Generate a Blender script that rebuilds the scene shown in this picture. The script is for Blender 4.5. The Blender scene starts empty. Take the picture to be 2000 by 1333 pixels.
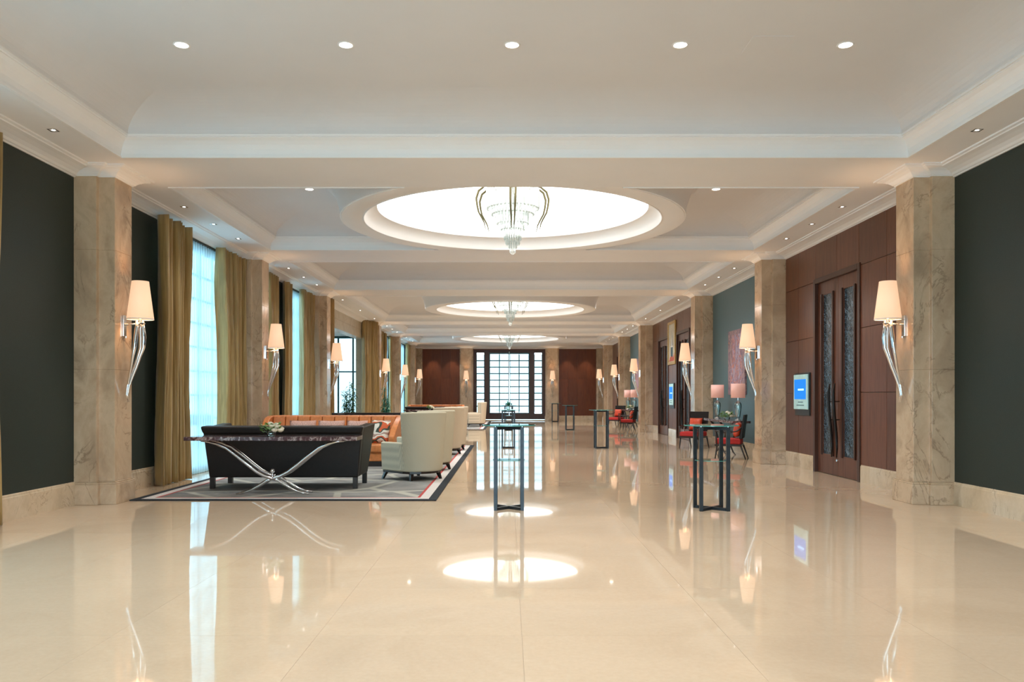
import bpy, bmesh, math, random
from math import sin, cos, pi, radians
random.seed(7)
sc = bpy.context.scene
COL = sc.collection

# ------------------------------------------------------------------ camera, world, exposure
cam_d = bpy.data.cameras.new('camera'); cam = bpy.data.objects.new('camera', cam_d); COL.objects.link(cam)
cam.location = (-0.082, 0.0, 1.4); cam.rotation_euler = (pi/2, 0, 0)
cam_d.sensor_width = 36.0; cam_d.lens = 28.8; cam_d.shift_x = 0.004; cam_d.shift_y = 0.05475
cam_d.clip_end = 300
sc.camera = cam
vs = sc.view_settings
vs.view_transform = 'Standard'; vs.look = 'None'; vs.gamma = 1.0; vs.use_curve_mapping = False
vs.exposure = 1.13
W = bpy.data.worlds.new('sky'); sc.world = W; W.use_nodes = True
bg = W.node_tree.nodes['Background']
bg.inputs[0].default_value = (0.58, 0.85, 1.0, 1); bg.inputs[1].default_value = 4.2
cy = sc.cycles
cy.use_denoising = True; cy.max_bounces = 9; cy.diffuse_bounces = 5; cy.glossy_bounces = 4
cy.transparent_max_bounces = 12; cy.transmission_bounces = 6
cy.sample_clamp_indirect = 4.0; cy.caustics_reflective = False; cy.caustics_refractive = False
cy.use_adaptive_sampling = True; cy.adaptive_threshold = 0.02
DOME_E = 1.35; SPOT_W = 88.0; WASH_W = 30.0; SCONCE_W = 13.0

# ------------------------------------------------------------------ materials
def new_mat(name):
    m = bpy.data.materials.new(name); m.use_nodes = True
    nt = m.node_tree; b = nt.nodes['Principled BSDF']
    return m, nt, b
def setp(b, col=None, rough=None, metal=None, **k):
    if col is not None: b.inputs['Base Color'].default_value = (*col, 1)
    if rough is not None: b.inputs['Roughness'].default_value = rough
    if metal is not None: b.inputs['Metallic'].default_value = metal
    for n, v in k.items():
        n = n.replace('_', ' ')
        if n in b.inputs: b.inputs[n].default_value = v
def N(nt, t, **k):
    n = nt.nodes.new(t)
    for a, v in k.items():
        if a.startswith('i_'): n.inputs[a[2:].replace('_', ' ')].default_value = v
        else: setattr(n, a, v)
    return n
def ramp(nt, fac, stops):
    r = nt.nodes.new('ShaderNodeValToRGB'); cr = r.color_ramp
    while len(cr.elements) < len(stops): cr.elements.new(0.5)
    for e, (p, c) in zip(cr.elements, stops): e.position = p; e.color = (*c, 1)
    nt.links.new(fac, r.inputs[0]); return r.outputs[0]
def coords(nt, scale=(1, 1, 1), kind='Object'):
    tc = nt.nodes.new('ShaderNodeTexCoord')
    mp = nt.nodes.new('ShaderNodeMapping'); mp.inputs['Scale'].default_value = scale
    if kind == 'World':
        g = nt.nodes.new('ShaderNodeNewGeometry'); nt.links.new(g.outputs['Position'], mp.inputs[0])
    else: nt.links.new(tc.outputs[kind], mp.inputs[0])
    return mp.outputs[0]
def noise(nt, vec, scale, detail=4, rough=.55, dist=0):
    n = N(nt, 'ShaderNodeTexNoise'); n.inputs['Scale'].default_value = scale; n.inputs['Detail'].default_value = detail
    n.inputs['Roughness'].default_value = rough; n.inputs['Distortion'].default_value = dist
    nt.links.new(vec, n.inputs['Vector']); return n.outputs['Fac']
def bump(nt, b, h, strength=.2, dist=.01):
    n = N(nt, 'ShaderNodeBump'); n.inputs['Strength'].default_value = strength; n.inputs['Distance'].default_value = dist
    nt.links.new(h, n.inputs['Height']); nt.links.new(n.outputs[0], b.inputs['Normal'])
def mixc(nt, fac, a, b_, blend='MIX'):
    m = N(nt, 'ShaderNodeMix', data_type='RGBA', blend_type=blend)
    for s, v in ((0, fac), (6, a), (7, b_)):
        if hasattr(v, 'links'): nt.links.new(v, m.inputs[s])
        elif s == 0: m.inputs[0].default_value = v
        else: m.inputs[s].default_value = (*v, 1)
    return m.outputs[2]
def mathn(nt, op, a, b_=None):
    m = N(nt, 'ShaderNodeMath', operation=op)
    for i, v in enumerate((a, b_)):
        if v is None: continue
        if hasattr(v, 'links'): nt.links.new(v, m.inputs[i])
        else: m.inputs[i].default_value = v
    return m.outputs[0]

def plain(name, col, rough=.5, metal=0, nscale=0, amt=.12, bmp=0, **k):
    m, nt, b = new_mat(name); setp(b, col, rough, metal, **k)
    v = coords(nt)
    n = noise(nt, v, nscale or 6, 3)
    lo = tuple(c*(1-amt) for c in col); hi = tuple(min(1, c*(1+amt)) for c in col)
    nt.links.new(ramp(nt, n, [(.3, lo), (.7, hi)]), b.inputs['Base Color'])
    if bmp: bump(nt, b, noise(nt, v, (nscale or 6)*3, 2), bmp, .004)
    return m

def marble(name, c1, c2, vein, rough=.12, scale=1.0, veinw=.03):
    m, nt, b = new_mat(name); setp(b, c1, rough)
    v = coords(nt, (scale, scale, scale*.7), 'World')
    n1 = noise(nt, v, 1.3, 7, .6, .6)
    base = ramp(nt, n1, [(.28, tuple(x*.72 for x in c1)), (.42, c1), (.55, c2), (.70, tuple(x*.66 for x in c1))])
    n2 = noise(nt, v, 1.1, 6, .62, 1.6)
    d = mathn(nt, 'ABSOLUTE', mathn(nt, 'SUBTRACT', n2, .5))
    vm = ramp(nt, d, [(0, (1, 1, 1)), (veinw, (0, 0, 0))])
    n3 = noise(nt, v, 1.6, 2)
    vm2 = mathn(nt, 'MULTIPLY', vm, ramp(nt, n3, [(.44, (0, 0, 0)), (.56, (1, 1, 1))]))
    colr = mixc(nt, mathn(nt, 'MULTIPLY', vm2, .75), base, vein)
    fine = noise(nt, v, 14, 5, .7)
    colr = mixc(nt, .35, colr, mixc(nt, fine, tuple(x*.7 for x in c2), tuple(min(1, x*1.25) for x in c2)))
    nt.links.new(colr, b.inputs['Base Color'])
    return m

M = {}
M['marble'] = marble('pilaster_marble', (.45, .315, .20), (.61, .46, .31), (.10, .045, .02), .13, 1.15, .018)
M['marble_light'] = marble('baseboard_marble', (.58, .45, .30), (.66, .54, .39), (.17, .10, .05), .10, 1.4, .018)
M['marble_wall'] = marble('header_marble', (.50, .42, .31), (.56, .48, .36), (.3, .22, .15), .25, 1.0, .015)
M['marble_dark'] = marble('dark_marble', (.045, .018, .020), (.085, .04, .045), (.75, .66, .64), .10, 6.0, .07)

def floor_mat(name='floor_marble', joints=False):
    m, nt, b = new_mat(name); setp(b, (.72, .57, .40), .035, Specular_IOR_Level=.72)
    v = coords(nt, (1, 1, 1), 'World')
    n1 = noise(nt, v, .7, 6, .6, .8); n2 = noise(nt, v, 30, 4, .7)
    base = ramp(nt, n1, [(.3, (.54, .40, .265)), (.5, (.64, .495, .345)), (.72, (.56, .425, .29))])
    base = mixc(nt, .5, base, mixc(nt, n2, (.50, .37, .24), (.69, .54, .385)))
    oi = N(nt, 'ShaderNodeObjectInfo')
    tone = ramp(nt, oi.outputs['Random'], [(0, (.97, .97, .97)), (1, (1.0, 1.0, 1.0))])
    base = mixc(nt, 1.0, base, tone, 'MULTIPLY')
    nt.links.new(base, b.inputs['Base Color'])
    return m
M['floor'] = floor_mat()
M['grout'] = plain('grout', (.52, .40, .28), .4)
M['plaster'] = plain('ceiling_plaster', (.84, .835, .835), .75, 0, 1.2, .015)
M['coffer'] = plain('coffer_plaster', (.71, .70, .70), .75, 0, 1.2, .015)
M['trimwhite'] = plain('moulding_paint', (.88, .87, .86), .42, 0, 2, .01)
def green():
    m, nt, b = new_mat('dark_green_fabric_wall'); setp(b, (.035, .042, .036), .5, Specular_IOR_Level=.3)
    v = coords(nt, (1, 1, 1), 'World'); w = noise(nt, v, 160, 2)
    nt.links.new(ramp(nt, w, [(.3, (.018, .027, .022)), (.7, (.032, .042, .035))]), b.inputs['Base Color'])
    bump(nt, b, w, .15, .002); return m
M['green'] = green()
def teal():
    m, nt, b = new_mat('daylit_green_wall'); setp(b, (.06, .10, .105), .4)  # same green-grey wall, with reflected daylight put into a bluer colour
    v = coords(nt, (1, 1, 1), 'World'); w = noise(nt, v, 140, 2)
    nt.links.new(ramp(nt, w, [(.3, (.06, .13, .15)), (.7, (.09, .17, .195))]), b.inputs['Base Color'])
    bump(nt, b, w, .15, .002); return m
M['teal'] = teal()
def wood(name, c1, c2, rough=.28):
    m, nt, b = new_mat(name); setp(b, c1, rough)
    v = coords(nt, (9, 9, .45), 'World')
    n = noise(nt, v, 3.2, 6, .6, .5)
    base = ramp(nt, n, [(.28, c1), (.55, c2), (.8, tuple(x*.8 for x in c1))])
    oi = N(nt, 'ShaderNodeObjectInfo')
    base = mixc(nt, 1.0, base, ramp(nt, oi.outputs['Random'], [(0, (.85, .85, .85)), (1, (1.1, 1.1, 1.1))]), 'MULTIPLY')
    nt.links.new(base, b.inputs['Base Color']); b.inputs['Specular IOR Level'].default_value = .32; bump(nt, b, n, .06, .002); return m
M['wood'] = wood('walnut_panelling', (.080, .026, .013), (.155, .056, .028), .30)
M['darkwood'] = wood('dark_walnut', (.045, .020, .013), (.07, .03, .02), .32)
M['endwood'] = wood('red_walnut_panelling', (.085, .020, .006), (.165, .044, .014), .32)
M['ebony'] = plain('ebonised_wood', (.022, .016, .014), .3)
M['chrome'] = plain('polished_chrome', (.80, .80, .80), .07, 1, 6, .02)
M['brass'] = plain('antique_brass', (.10, .085, .035), .4, .5, 6, .05)
M['blackmetal'] = plain('blackened_steel', (.030, .036, .042), .35, .6, 12, .2)
M['handle'] = plain('dark_bronze', (.02, .015, .013), .3, .7)
M['leather'] = plain('black_brown_leather', (.012, .008, .0065), .42, 0, 30, .2, .12, Specular_IOR_Level=.3)
M['orange'] = plain('orange_leather', (.60, .205, .06), .38, 0, 14, .16, .12)
def weave(name, col, sc_=300, amt=.25, rough=.85):
    m, nt, b = new_mat(name); setp(b, col, rough)
    v = coords(nt)
    wa = N(nt, 'ShaderNodeTexWave', wave_type='BANDS', bands_direction='Z'); wa.inputs['Scale'].default_value = sc_*.18; wa.inputs['Distortion'].default_value = 1.2
    wb = N(nt, 'ShaderNodeTexWave', wave_type='BANDS', bands_direction='X'); wb.inputs['Scale'].default_value = sc_*.18; wb.inputs['Distortion'].default_value = 1.2
    nt.links.new(v, wa.inputs[0]); nt.links.new(v, wb.inputs[0])
    f = mathn(nt, 'MULTIPLY', mathn(nt, 'ADD', wa.outputs['Fac'], wb.outputs['Fac']), .5)
    nt.links.new(ramp(nt, f, [(.2, tuple(c*(1-amt) for c in col)), (.8, tuple(min(1, c*(1+amt*.4)) for c in col))]), b.inputs['Base Color'])
    bump(nt, b, f, .2, .003); return m
M['beige'] = weave('cream_woven_fabric', (.60, .55, .41))
M['beige2'] = weave('sand_woven_fabric', (.60, .50, .36))
M['red'] = weave('red_fabric', (.42, .02, .018), 400, .15)
M['redpillow'] = plain('orange_red_silk', (.60, .07, .025), .4, 0, 20, .15)
M['pinkpillow'] = plain('dusty_pink_fabric', (.55, .33, .27), .8, 0, 60, .3)
def patt():
    m, nt, b = new_mat('patterned_cushion_fabric'); setp(b, (.7, .6, .5), .8)
    v = coords(nt, (1, 1, 1))
    w = N(nt, 'ShaderNodeTexWave', wave_type='BANDS', bands_direction='Z', wave_profile='SAW'); w.inputs['Scale'].default_value = 1.1; w.inputs['Distortion'].default_value = 7.0
    w.inputs['Detail'].default_value = 1; w.inputs['Detail Scale'].default_value = 4
    nt.links.new(v, w.inputs[0])
    r = nt.nodes.new('ShaderNodeValToRGB'); r.color_ramp.interpolation = 'CONSTANT'
    cs = [(.0, (.75, .7, .6)), (.25, (.05, .07, .05)), (.42, (.65, .12, .04)), (.6, (.8, .72, .6)), (.8, (.4, .25, .2))]
    while len(r.color_ramp.elements) < len(cs): r.color_ramp.elements.new(.5)
    for e, (p, c) in zip(r.color_ramp.elements, cs): e.position = p; e.color = (*c, 1)
    nt.links.new(w.outputs['Fac'], r.inputs[0]); nt.links.new(r.outputs[0], b.inputs['Base Color']); return m
M['patt'] = patt()
def drape_mat():
    m, nt, b = new_mat('gold_brown_silk'); setp(b, (.36, .22, .085), .48, Sheen_Weight=.3)
    v = coords(nt, (12, 12, .5), 'World'); n = noise(nt, v, 2.5, 4)
    nt.links.new(ramp(nt, n, [(.3, (.29, .18, .055)), (.7, (.47, .31, .11))]), b.inputs['Base Color']); return m
M['drape'] = drape_mat()
def sheer_mat():
    m = bpy.data.materials.new('sheer_voile'); m.use_nodes = True; nt = m.node_tree; nt.nodes.clear()
    o = N(nt, 'ShaderNodeOutputMaterial'); t = N(nt, 'ShaderNodeBsdfTransparent'); tr = N(nt, 'ShaderNodeBsdfTranslucent'); df = N(nt, 'ShaderNodeBsdfDiffuse')
    t.inputs[0].default_value = (.82, .95, 1, 1); tr.inputs[0].default_value = (.62, .85, .92, 1); df.inputs[0].default_value = (.75, .85, .88, 1)
    a = N(nt, 'ShaderNodeMixShader'); a.inputs[0].default_value = .35; nt.links.new(tr.outputs[0], a.inputs[1]); nt.links.new(df.outputs[0], a.inputs[2])
    c = N(nt, 'ShaderNodeMixShader'); c.inputs[0].default_value = .72; nt.links.new(t.outputs[0], c.inputs[1]); nt.links.new(a.outputs[0], c.inputs[2])
    nt.links.new(c.outputs[0], o.inputs[0]); return m
M['sheer'] = sheer_mat()
def glass_mat(name, tint, refl=.06, rough=.02):
    m = bpy.data.materials.new(name); m.use_nodes = True; nt = m.node_tree; nt.nodes.clear()
    o = N(nt, 'ShaderNodeOutputMaterial'); t = N(nt, 'ShaderNodeBsdfTransparent'); g = N(nt, 'ShaderNodeBsdfGlossy')
    t.inputs[0].default_value = (*tint, 1); g.inputs['Roughness'].default_value = rough; g.inputs[0].default_value = (1, 1, 1, 1)
    lw = N(nt, 'ShaderNodeLayerWeight'); lw.inputs['Blend'].default_value = .35
    f = mathn(nt, 'ADD', mathn(nt, 'MULTIPLY', lw.outputs['Fresnel'], .8), refl)
    c = N(nt, 'ShaderNodeMixShader'); nt.links.new(f, c.inputs[0]); nt.links.new(t.outputs[0], c.inputs[1]); nt.links.new(g.outputs[0], c.inputs[2])
    nt.links.new(c.outputs[0], o.inputs[0]); return m
M['glass'] = glass_mat('clear_window_glass', (.93, .97, .98), .02)
M['tintglass'] = glass_mat('dimming_grey_glass', (.46, .49, .49), .03)  # grey tint added to dim the bright outside behind the panes
M['tableglass'] = glass_mat('green_tinted_table_glass', (.72, .90, .87), .08)
M['glassedge'] = plain('green_glass_edge', (.09, .34, .30), .1)
M['lampglass'] = glass_mat('aqua_lamp_glass', (.74, .97, 1.0), .2)
def crystal():
    m = bpy.data.materials.new('crystal'); m.use_nodes = True; nt = m.node_tree; nt.nodes.clear()
    o = N(nt, 'ShaderNodeOutputMaterial'); t = N(nt, 'ShaderNodeBsdfTransparent'); g = N(nt, 'ShaderNodeBsdfGlossy'); tr = N(nt, 'ShaderNodeBsdfTranslucent')
    t.inputs[0].default_value = (.93, .97, .96, 1); g.inputs['Roughness'].default_value = .08; tr.inputs[0].default_value = (.95, .97, .96, 1)
    a = N(nt, 'ShaderNodeMixShader'); a.inputs[0].default_value = .5; nt.links.new(g.outputs[0], a.inputs[1]); nt.links.new(tr.outputs[0], a.inputs[2])
    lw = N(nt, 'ShaderNodeLayerWeight'); lw.inputs['Blend'].default_value = .5
    f = mathn(nt, 'ADD', mathn(nt, 'MULTIPLY', lw.outputs['Facing'], .5), .35)
    c = N(nt, 'ShaderNodeMixShader'); nt.links.new(f, c.inputs[0]); nt.links.new(t.outputs[0], c.inputs[1]); nt.links.new(a.outputs[0], c.inputs[2])
    nt.links.new(c.outputs[0], o.inputs[0]); return m
M['crystal'] = crystal()
def emis(name, col, s, base=(.8, .8, .8)):
    m, nt, b = new_mat(name); setp(b, base, .6)
    b.inputs['Emission Color'].default_value = (*col, 1); b.inputs['Emission Strength'].default_value = s; return m
M['dome'] = emis('cove_glow_dome', (1, .985, .94), DOME_E)  # emission stands in for the hidden cove lamps that light the dome
M['spot'] = emis('downlight_lens', (1, .93, .82), 5)
M['shade'] = emis('lit_sconce_shade', (1, .60, .36), .35, (.72, .56, .42))
M['bulbglow'] = emis('frosted_bulb', (1, .82, .6), 6)
M['pinkshade'] = emis('rose_lamp_shade', (1, .45, .33), .12, (.62, .38, .33))
M['screen'] = emis('blue_screen', (.0, .25, .95), .45, (0, .05, .2))
M['screentext'] = emis('pale_blue_screen_text', (.1, .5, 1), 1.0)
M['whiteplastic'] = plain('white_plastic', (.55, .88, .92), .3)
M['blackplastic'] = plain('black_plastic', (.01, .012, .014), .3)
M['graytext'] = plain('grey_print', (.12, .28, .33), .5)
def doorglass():
    m, nt, b = new_mat('etched_door_glass'); setp(b, (.08, .11, .13), .18)
    v = coords(nt, (1, 1, 1), 'World')
    vo = N(nt, 'ShaderNodeTexVoronoi', feature='DISTANCE_TO_EDGE'); vo.inputs['Scale'].default_value = 11
    dn = noise(nt, v, 5, 3)
    add = N(nt, 'ShaderNodeVectorMath', operation='ADD'); nt.links.new(v, add.inputs[0])
    cc = N(nt, 'ShaderNodeCombineXYZ'); nt.links.new(dn, cc.inputs[1]); nt.links.new(dn, cc.inputs[2]); nt.links.new(cc.outputs[0], add.inputs[1])
    nt.links.new(add.outputs[0], vo.inputs['Vector'])
    nt.links.new(ramp(nt, vo.outputs['Distance'], [(.015, (.16, .22, .27)), (.06, (.018, .034, .048))]), b.inputs['Base Color'])
    bump(nt, b, vo.outputs['Distance'], .5, .01); return m
M['doorglass'] = doorglass()
def rugmat():
    m, nt, b = new_mat('geometric_grey_rug'); setp(b, (.2, .2, .2), .95)
    g = N(nt, 'ShaderNodeTexCoord'); v = g.outputs['Object']
    vo = N(nt, 'ShaderNodeTexVoronoi', feature='DISTANCE_TO_EDGE', distance='EUCLIDEAN'); vo.inputs['Scale'].default_value = .75; vo.inputs['Randomness'].default_value = .85
    nt.links.new(v, vo.inputs['Vector'])
    n = noise(nt, v, 1.4, 5, .65, 1.0)
    fieldc = ramp(nt, n, [(.3, (.12, .125, .13)), (.5, (.22, .215, .20)), (.7, (.30, .30, .28))])
    lines = ramp(nt, vo.outputs['Distance'], [(.03, (1, 1, 1)), (.045, (0, 0, 0))])
    fine = noise(nt, v, 120, 2)
    colr = mixc(nt, lines, fieldc, (.44, .43, .36))
    colr = mixc(nt, .15, colr, mixc(nt, fine, (.05, .05, .05), (.6, .6, .55)))
    nt.links.new(colr, b.inputs['Base Color']); bump(nt, b, fine, .4, .004); return m
M['rug'] = rugmat()
M['rugnavy'] = plain('rug_navy_border', (.010, .015, .020), .95, 0, 100, .2)
M['rugwhite'] = plain('rug_ivory_band', (.62, .58, .54), .95, 0, 100, .1)
M['rugred'] = plain('rug_red_line', (.45, .06, .05), .95, 0, 100, .1)
M['leaf'] = plain('plant_green', (.035, .13, .045), .5, 0, 20, .4)
M['leafteal'] = plain('blue_green_leaf', (.02, .16, .10), .5, 0, 20, .3)
M['flowerleaf'] = plain('bright_leaf_green', (.10, .24, .03), .45, 0, 30, .5)
M['rose'] = plain('cream_rose_petal', (.80, .72, .56), .6, 0, 40, .1)
M['pot'] = plain('dark_planter', (.03, .03, .03), .3)
M['soil'] = plain('soil', (.03, .02, .015), .9)
def painting(name, stops, sc_):
    m, nt, b = new_mat(name); setp(b, (.5, .5, .5), .6)
    v = coords(nt, sc_); n = noise(nt, v, 3.0, 8, .7, 1.2)
    nt.links.new(ramp(nt, n, stops), b.inputs['Base Color']); return m
M['art1'] = painting('abstract_red_violet_paint', [(.25, (.35, .06, .05)), (.42, (.16, .12, .2)), (.5, (.45, .28, .26)), (.58, (.12, .1, .16)), (.7, (.5, .22, .12))], (1, 1.5, 1))
M['art1edge'] = plain('rust_red_paint', (.33, .05, .04), .6, 0, 5, .4)
M['art1core'] = painting('violet_grey_paint', [(.3, (.10, .10, .22)), (.42, (.5, .42, .5)), (.48, (.12, .10, .22)), (.53, (.62, .2, .05)), (.58, (.4, .35, .5)), (.7, (.3, .05, .05))], (1, 2.2, .9))
M['gilt'] = plain('gilt_frame', (.50, .31, .09), .35, .5, 20, .2)
M['canvas'] = plain('cream_canvas', (.62, .56, .44), .7, 0, 6, .12)
M['artblue'] = plain('slate_blue_paint', (.06, .12, .16), .6, 0, 20, .4)
M['artred'] = plain('brick_red_paint', (.5, .1, .06), .6, 0, 20, .4)
M['artwhite'] = plain('white_paint', (.8, .8, .78), .6)
M['socket'] = plain('grey_socket', (.35, .35, .36), .4)
M['exterior'] = plain('pale_bounce_paving', (.8, .82, .83), .8)  # outside ground added pale, to bounce daylight up to the ceiling
M['winblue'] = plain('teal_painted_steel', (.02, .10, .12), .35)

# ------------------------------------------------------------------ mesh builder
class MB:
    def __init__(s): s.v = []; s.f = []; s.mi = []; s.sm = []
    def add(s, vs, fs, mi=0, smooth=False):
        o = len(s.v); s.v += [tuple(p) for p in vs]
        for f in fs: s.f.append(tuple(o+i for i in f)); s.mi.append(mi); s.sm.append(smooth)
        return s
    def hexa(s, b, t, mi=0, smooth=False):
        return s.add(list(b)+list(t), [(3, 2, 1, 0), (4, 5, 6, 7), (0, 1, 5, 4), (1, 2, 6, 5), (2, 3, 7, 6), (3, 0, 4, 7)], mi, smooth)
    def box(s, x0, y0, z0, x1, y1, z1, mi=0):
        x0, x1 = sorted((x0, x1)); y0, y1 = sorted((y0, y1)); z0, z1 = sorted((z0, z1))
        return s.hexa([(x0, y0, z0), (x1, y0, z0), (x1, y1, z0), (x0, y1, z0)], [(x0, y0, z1), (x1, y0, z1), (x1, y1, z1), (x0, y1, z1)], mi)
    def prism(s, poly, z0, z1, mi=0):
        n = len(poly); a = sum(poly[i][0]*poly[(i+1) % n][1]-poly[(i+1) % n][0]*poly[i][1] for i in range(n))
        if a < 0: poly = poly[::-1]
        vs = [(x, y, z0) for x, y in poly]+[(x, y, z1) for x, y in poly]
        fs = [tuple(range(n))[::-1], tuple(range(n, 2*n))]+[(i, (i+1) % n, n+(i+1) % n, n+i) for i in range(n)]
        return s.add(vs, fs, mi)
    def lathe(s, prof, n=24, cx=0, cy=0, mi=0, smooth=True, closed=False):
        vs = []; fs = []
        for r, z in prof:
            for k in range(n): a = 2*pi*k/n; vs.append((cx+r*cos(a), cy+r*sin(a), z))
        m = len(prof)
        for i in range(m-1 if not closed else m):
            j = (i+1) % m
            for k in range(n): l = (k+1) % n; fs.append((i*n+k, i*n+l, j*n+l, j*n+k))
        return s.add(vs, fs, mi, smooth)
    def tube(s, path, rad, n=8, mi=0, smooth=True, flat=1.0):
        m = len(path); vs = []; fs = []
        for i, p in enumerate(path):
            a = path[max(i-1, 0)]; b = path[min(i+1, m-1)]
            t = [b[k]-a[k] for k in range(3)]; L = math.sqrt(sum(q*q for q in t)) or 1; t = [q/L for q in t]
            up = (0, 1, 0) if abs(t[1]) < .9 else (1, 0, 0)
            u = (t[1]*up[2]-t[2]*up[1], t[2]*up[0]-t[0]*up[2], t[0]*up[1]-t[1]*up[0]); L = math.sqrt(sum(q*q for q in u)); u = [q/L for q in u]
            w = (t[1]*u[2]-t[2]*u[1], t[2]*u[0]-t[0]*u[2], t[0]*u[1]-t[1]*u[0])
            r = rad[i] if isinstance(rad, (list, tuple)) else rad
            for k in range(n):
                c = cos(2*pi*(k+.5)/n)*r; d = sin(2*pi*(k+.5)/n)*r*flat
                vs.append(tuple(p[q]+u[q]*c+w[q]*d for q in range(3)))
        for i in range(m-1):
            for k in range(n): l = (k+1) % n; fs.append((i*n+k, i*n+l, (i+1)*n+l, (i+1)*n+k))
        fs.append(tuple(range(n))[::-1]); fs.append(tuple(range((m-1)*n, m*n)))
        return s.add(vs, fs, mi, smooth)
    def cyl(s, x, y, z0, z1, r, n=16, r2=None, mi=0, smooth=True):
        r2 = r if r2 is None else r2
        vs = [(x+r*cos(2*pi*k/n), y+r*sin(2*pi*k/n), z0) for k in range(n)]+[(x+r2*cos(2*pi*k/n), y+r2*sin(2*pi*k/n), z1) for k in range(n)]
        o = [(k, (k+1) % n, n+(k+1) % n, n+k) for k in range(n)]
        s.add(vs, o, mi, smooth); s.add(vs[:n], [tuple(range(n))[::-1]], mi); s.add(vs[n:], [tuple(range(n))], mi); return s
    def ball(s, x, y, z, r, n=12, m=8, sz=1, mi=0):
        prof = [(r*sin(pi*i/m)+1e-5, z-r*sz*cos(pi*i/m)) for i in range(m+1)]
        return s.lathe(prof, n, x, y, mi)
    def sweep(s, path, prof, side=1, closed=False, mi=0, smooth=False):
        n = len(path); offs = []
        for i in range(n):
            def nrm(a, b):
                dx, dy = b[0]-a[0], b[1]-a[1]; L = math.hypot(dx, dy); return (-dy/L*side, dx/L*side)
            if closed or 0 < i < n-1:
                n1 = nrm(path[i-1], path[i]); n2 = nrm(path[i], path[(i+1) % n])
                k = 1+n1[0]*n2[0]+n1[1]*n2[1]; offs.append(((n1[0]+n2[0])/k, (n1[1]+n2[1])/k))
            elif i == 0: offs.append(nrm(path[0], path[1]))
            else: offs.append(nrm(path[-2], path[-1]))
        m = len(prof); vs = []
        for (px, py), (ox, oy) in zip(path, offs):
            for d, z in prof: vs.append((px+ox*d, py+oy*d, z))
        fs = []
        for i in range(n if closed else n-1):
            j = (i+1) % n
            for k in range(m-1): fs.append((i*m+k, i*m+k+1, j*m+k+1, j*m+k))
        return s.add(vs, fs, mi, smooth)
    def mesh(s, name, mats):
        me = bpy.data.meshes.new(name); me.from_pydata(s.v, [], s.f); 
        for m in mats: me.materials.append(m)
        me.polygons.foreach_set('material_index', s.mi); me.polygons.foreach_set('use_smooth', s.sm)
        bm = bmesh.new(); bm.from_mesh(me); bmesh.ops.recalc_face_normals(bm, faces=bm.faces); bm.to_mesh(me); bm.free()
        me.update(); return me
    def build(s, name, mats, parent=None, bevel=0, sub=0, solid=0, seg=2):
        if not isinstance(mats, (list, tuple)): mats = [mats]
        o = bpy.data.objects.new(name, s.mesh(name, mats)); COL.objects.link(o)
        if parent is not None: o.parent = parent
        if solid:
            md = o.modifiers.new('solid', 'SOLIDIFY'); md.thickness = solid; md.offset = 0
        if bevel:
            md = o.modifiers.new('bevel', 'BEVEL'); md.width = bevel; md.segments = seg; md.limit_method = 'ANGLE'; md.angle_limit = radians(40)
            if seg > 1:
                for p in o.data.polygons: p.use_smooth = True
                md.harden_normals = True
        if sub:
            md = o.modifiers.new('sub', 'SUBSURF'); md.levels = sub; md.render_levels = sub
            for p in o.data.polygons: p.use_smooth = True
        return o
def tag(o, label, cat, group=None):
    o['label'] = label; o['category'] = cat
    if group: o['group'] = group
    return o
def struct(o): o['kind'] = 'structure'; return o
def thing(name, label, cat, loc=(0, 0, 0), rz=0, group=None):
    o = bpy.data.objects.new(name, None); COL.objects.link(o); o.location = loc; o.rotation_euler = (0, 0, rz)
    o.empty_display_size = .1
    return tag(o, label, cat, group)
KIDS = {}
def copy_thing(root, loc, rz, label, group=None):
    def rec(o, par):
        c = o.copy(); COL.objects.link(c)
        if par is not None: c.parent = par
        for ch in o.children: rec(ch, c)
        return c
    r = rec(root, None); r.location = loc; r.rotation_euler = (0, 0, rz); r['label'] = label
    if group: r['group'] = group
    return r
ORD = ['nearest', 'second', 'third', 'fourth', 'fifth', 'sixth', 'seventh', 'eighth', 'ninth', 'tenth', 'eleventh', 'twelfth', 'thirteenth', 'fourteenth', 'fifteenth', 'sixteenth', 'seventeenth', 'eighteenth', 'nineteenth', 'twentieth']

# ------------------------------------------------------------------ layout constants
WX = 5.72; SOF = 4.39; FLAT = 4.94; YE = 48.6; YB = -6.0
PY = [10.94, 17.35, 23.48, 33.0, 39.12, 45.5]
HOLES = [(1.0, 10.22), (11.66, 16.63), (18.07, 22.76), (24.2, 32.28), (33.72, 38.4), (39.84, 44.78)]
DOMES = [14.14, 28.24, 42.3]; HX = 4.92

# ------------------------------------------------------------------ floor
fb = MB().box(-WX-.3, YB, -.30, WX+.3, YE+.6, -.012, 0)
TW = 1.2; ty0, ty1 = 3.6, 20.4
fb2 = MB().box(-WX-.3, YB, -.012, WX+.3, ty0, 0, 1).box(-WX-.3, ty1, -.012, WX+.3, YE+.6, 0, 1)
fb.add(fb2.v, fb2.f, 1)
floor = struct(fb.build('floor', [M['grout'], M['floor']]))
nx = 10; tx0 = -6.0
tm = MB().box(.0006, .0006, -.0115, TW-.0006, TW-.0006, 0).mesh('tile', [M['floor']])
for i in range(nx):
    for j in range(14):
        o = bpy.data.objects.new('tile', tm); COL.objects.link(o); o.parent = floor
        o.location = (tx0+i*TW, ty0+j*TW, 0)
struct(MB().box(-60, -20, -.4, -WX-.3, 80, -.31).box(-60, YE+.6, -.4, 60, 90, -.31).build('trim_1', M['exterior']))

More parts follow.
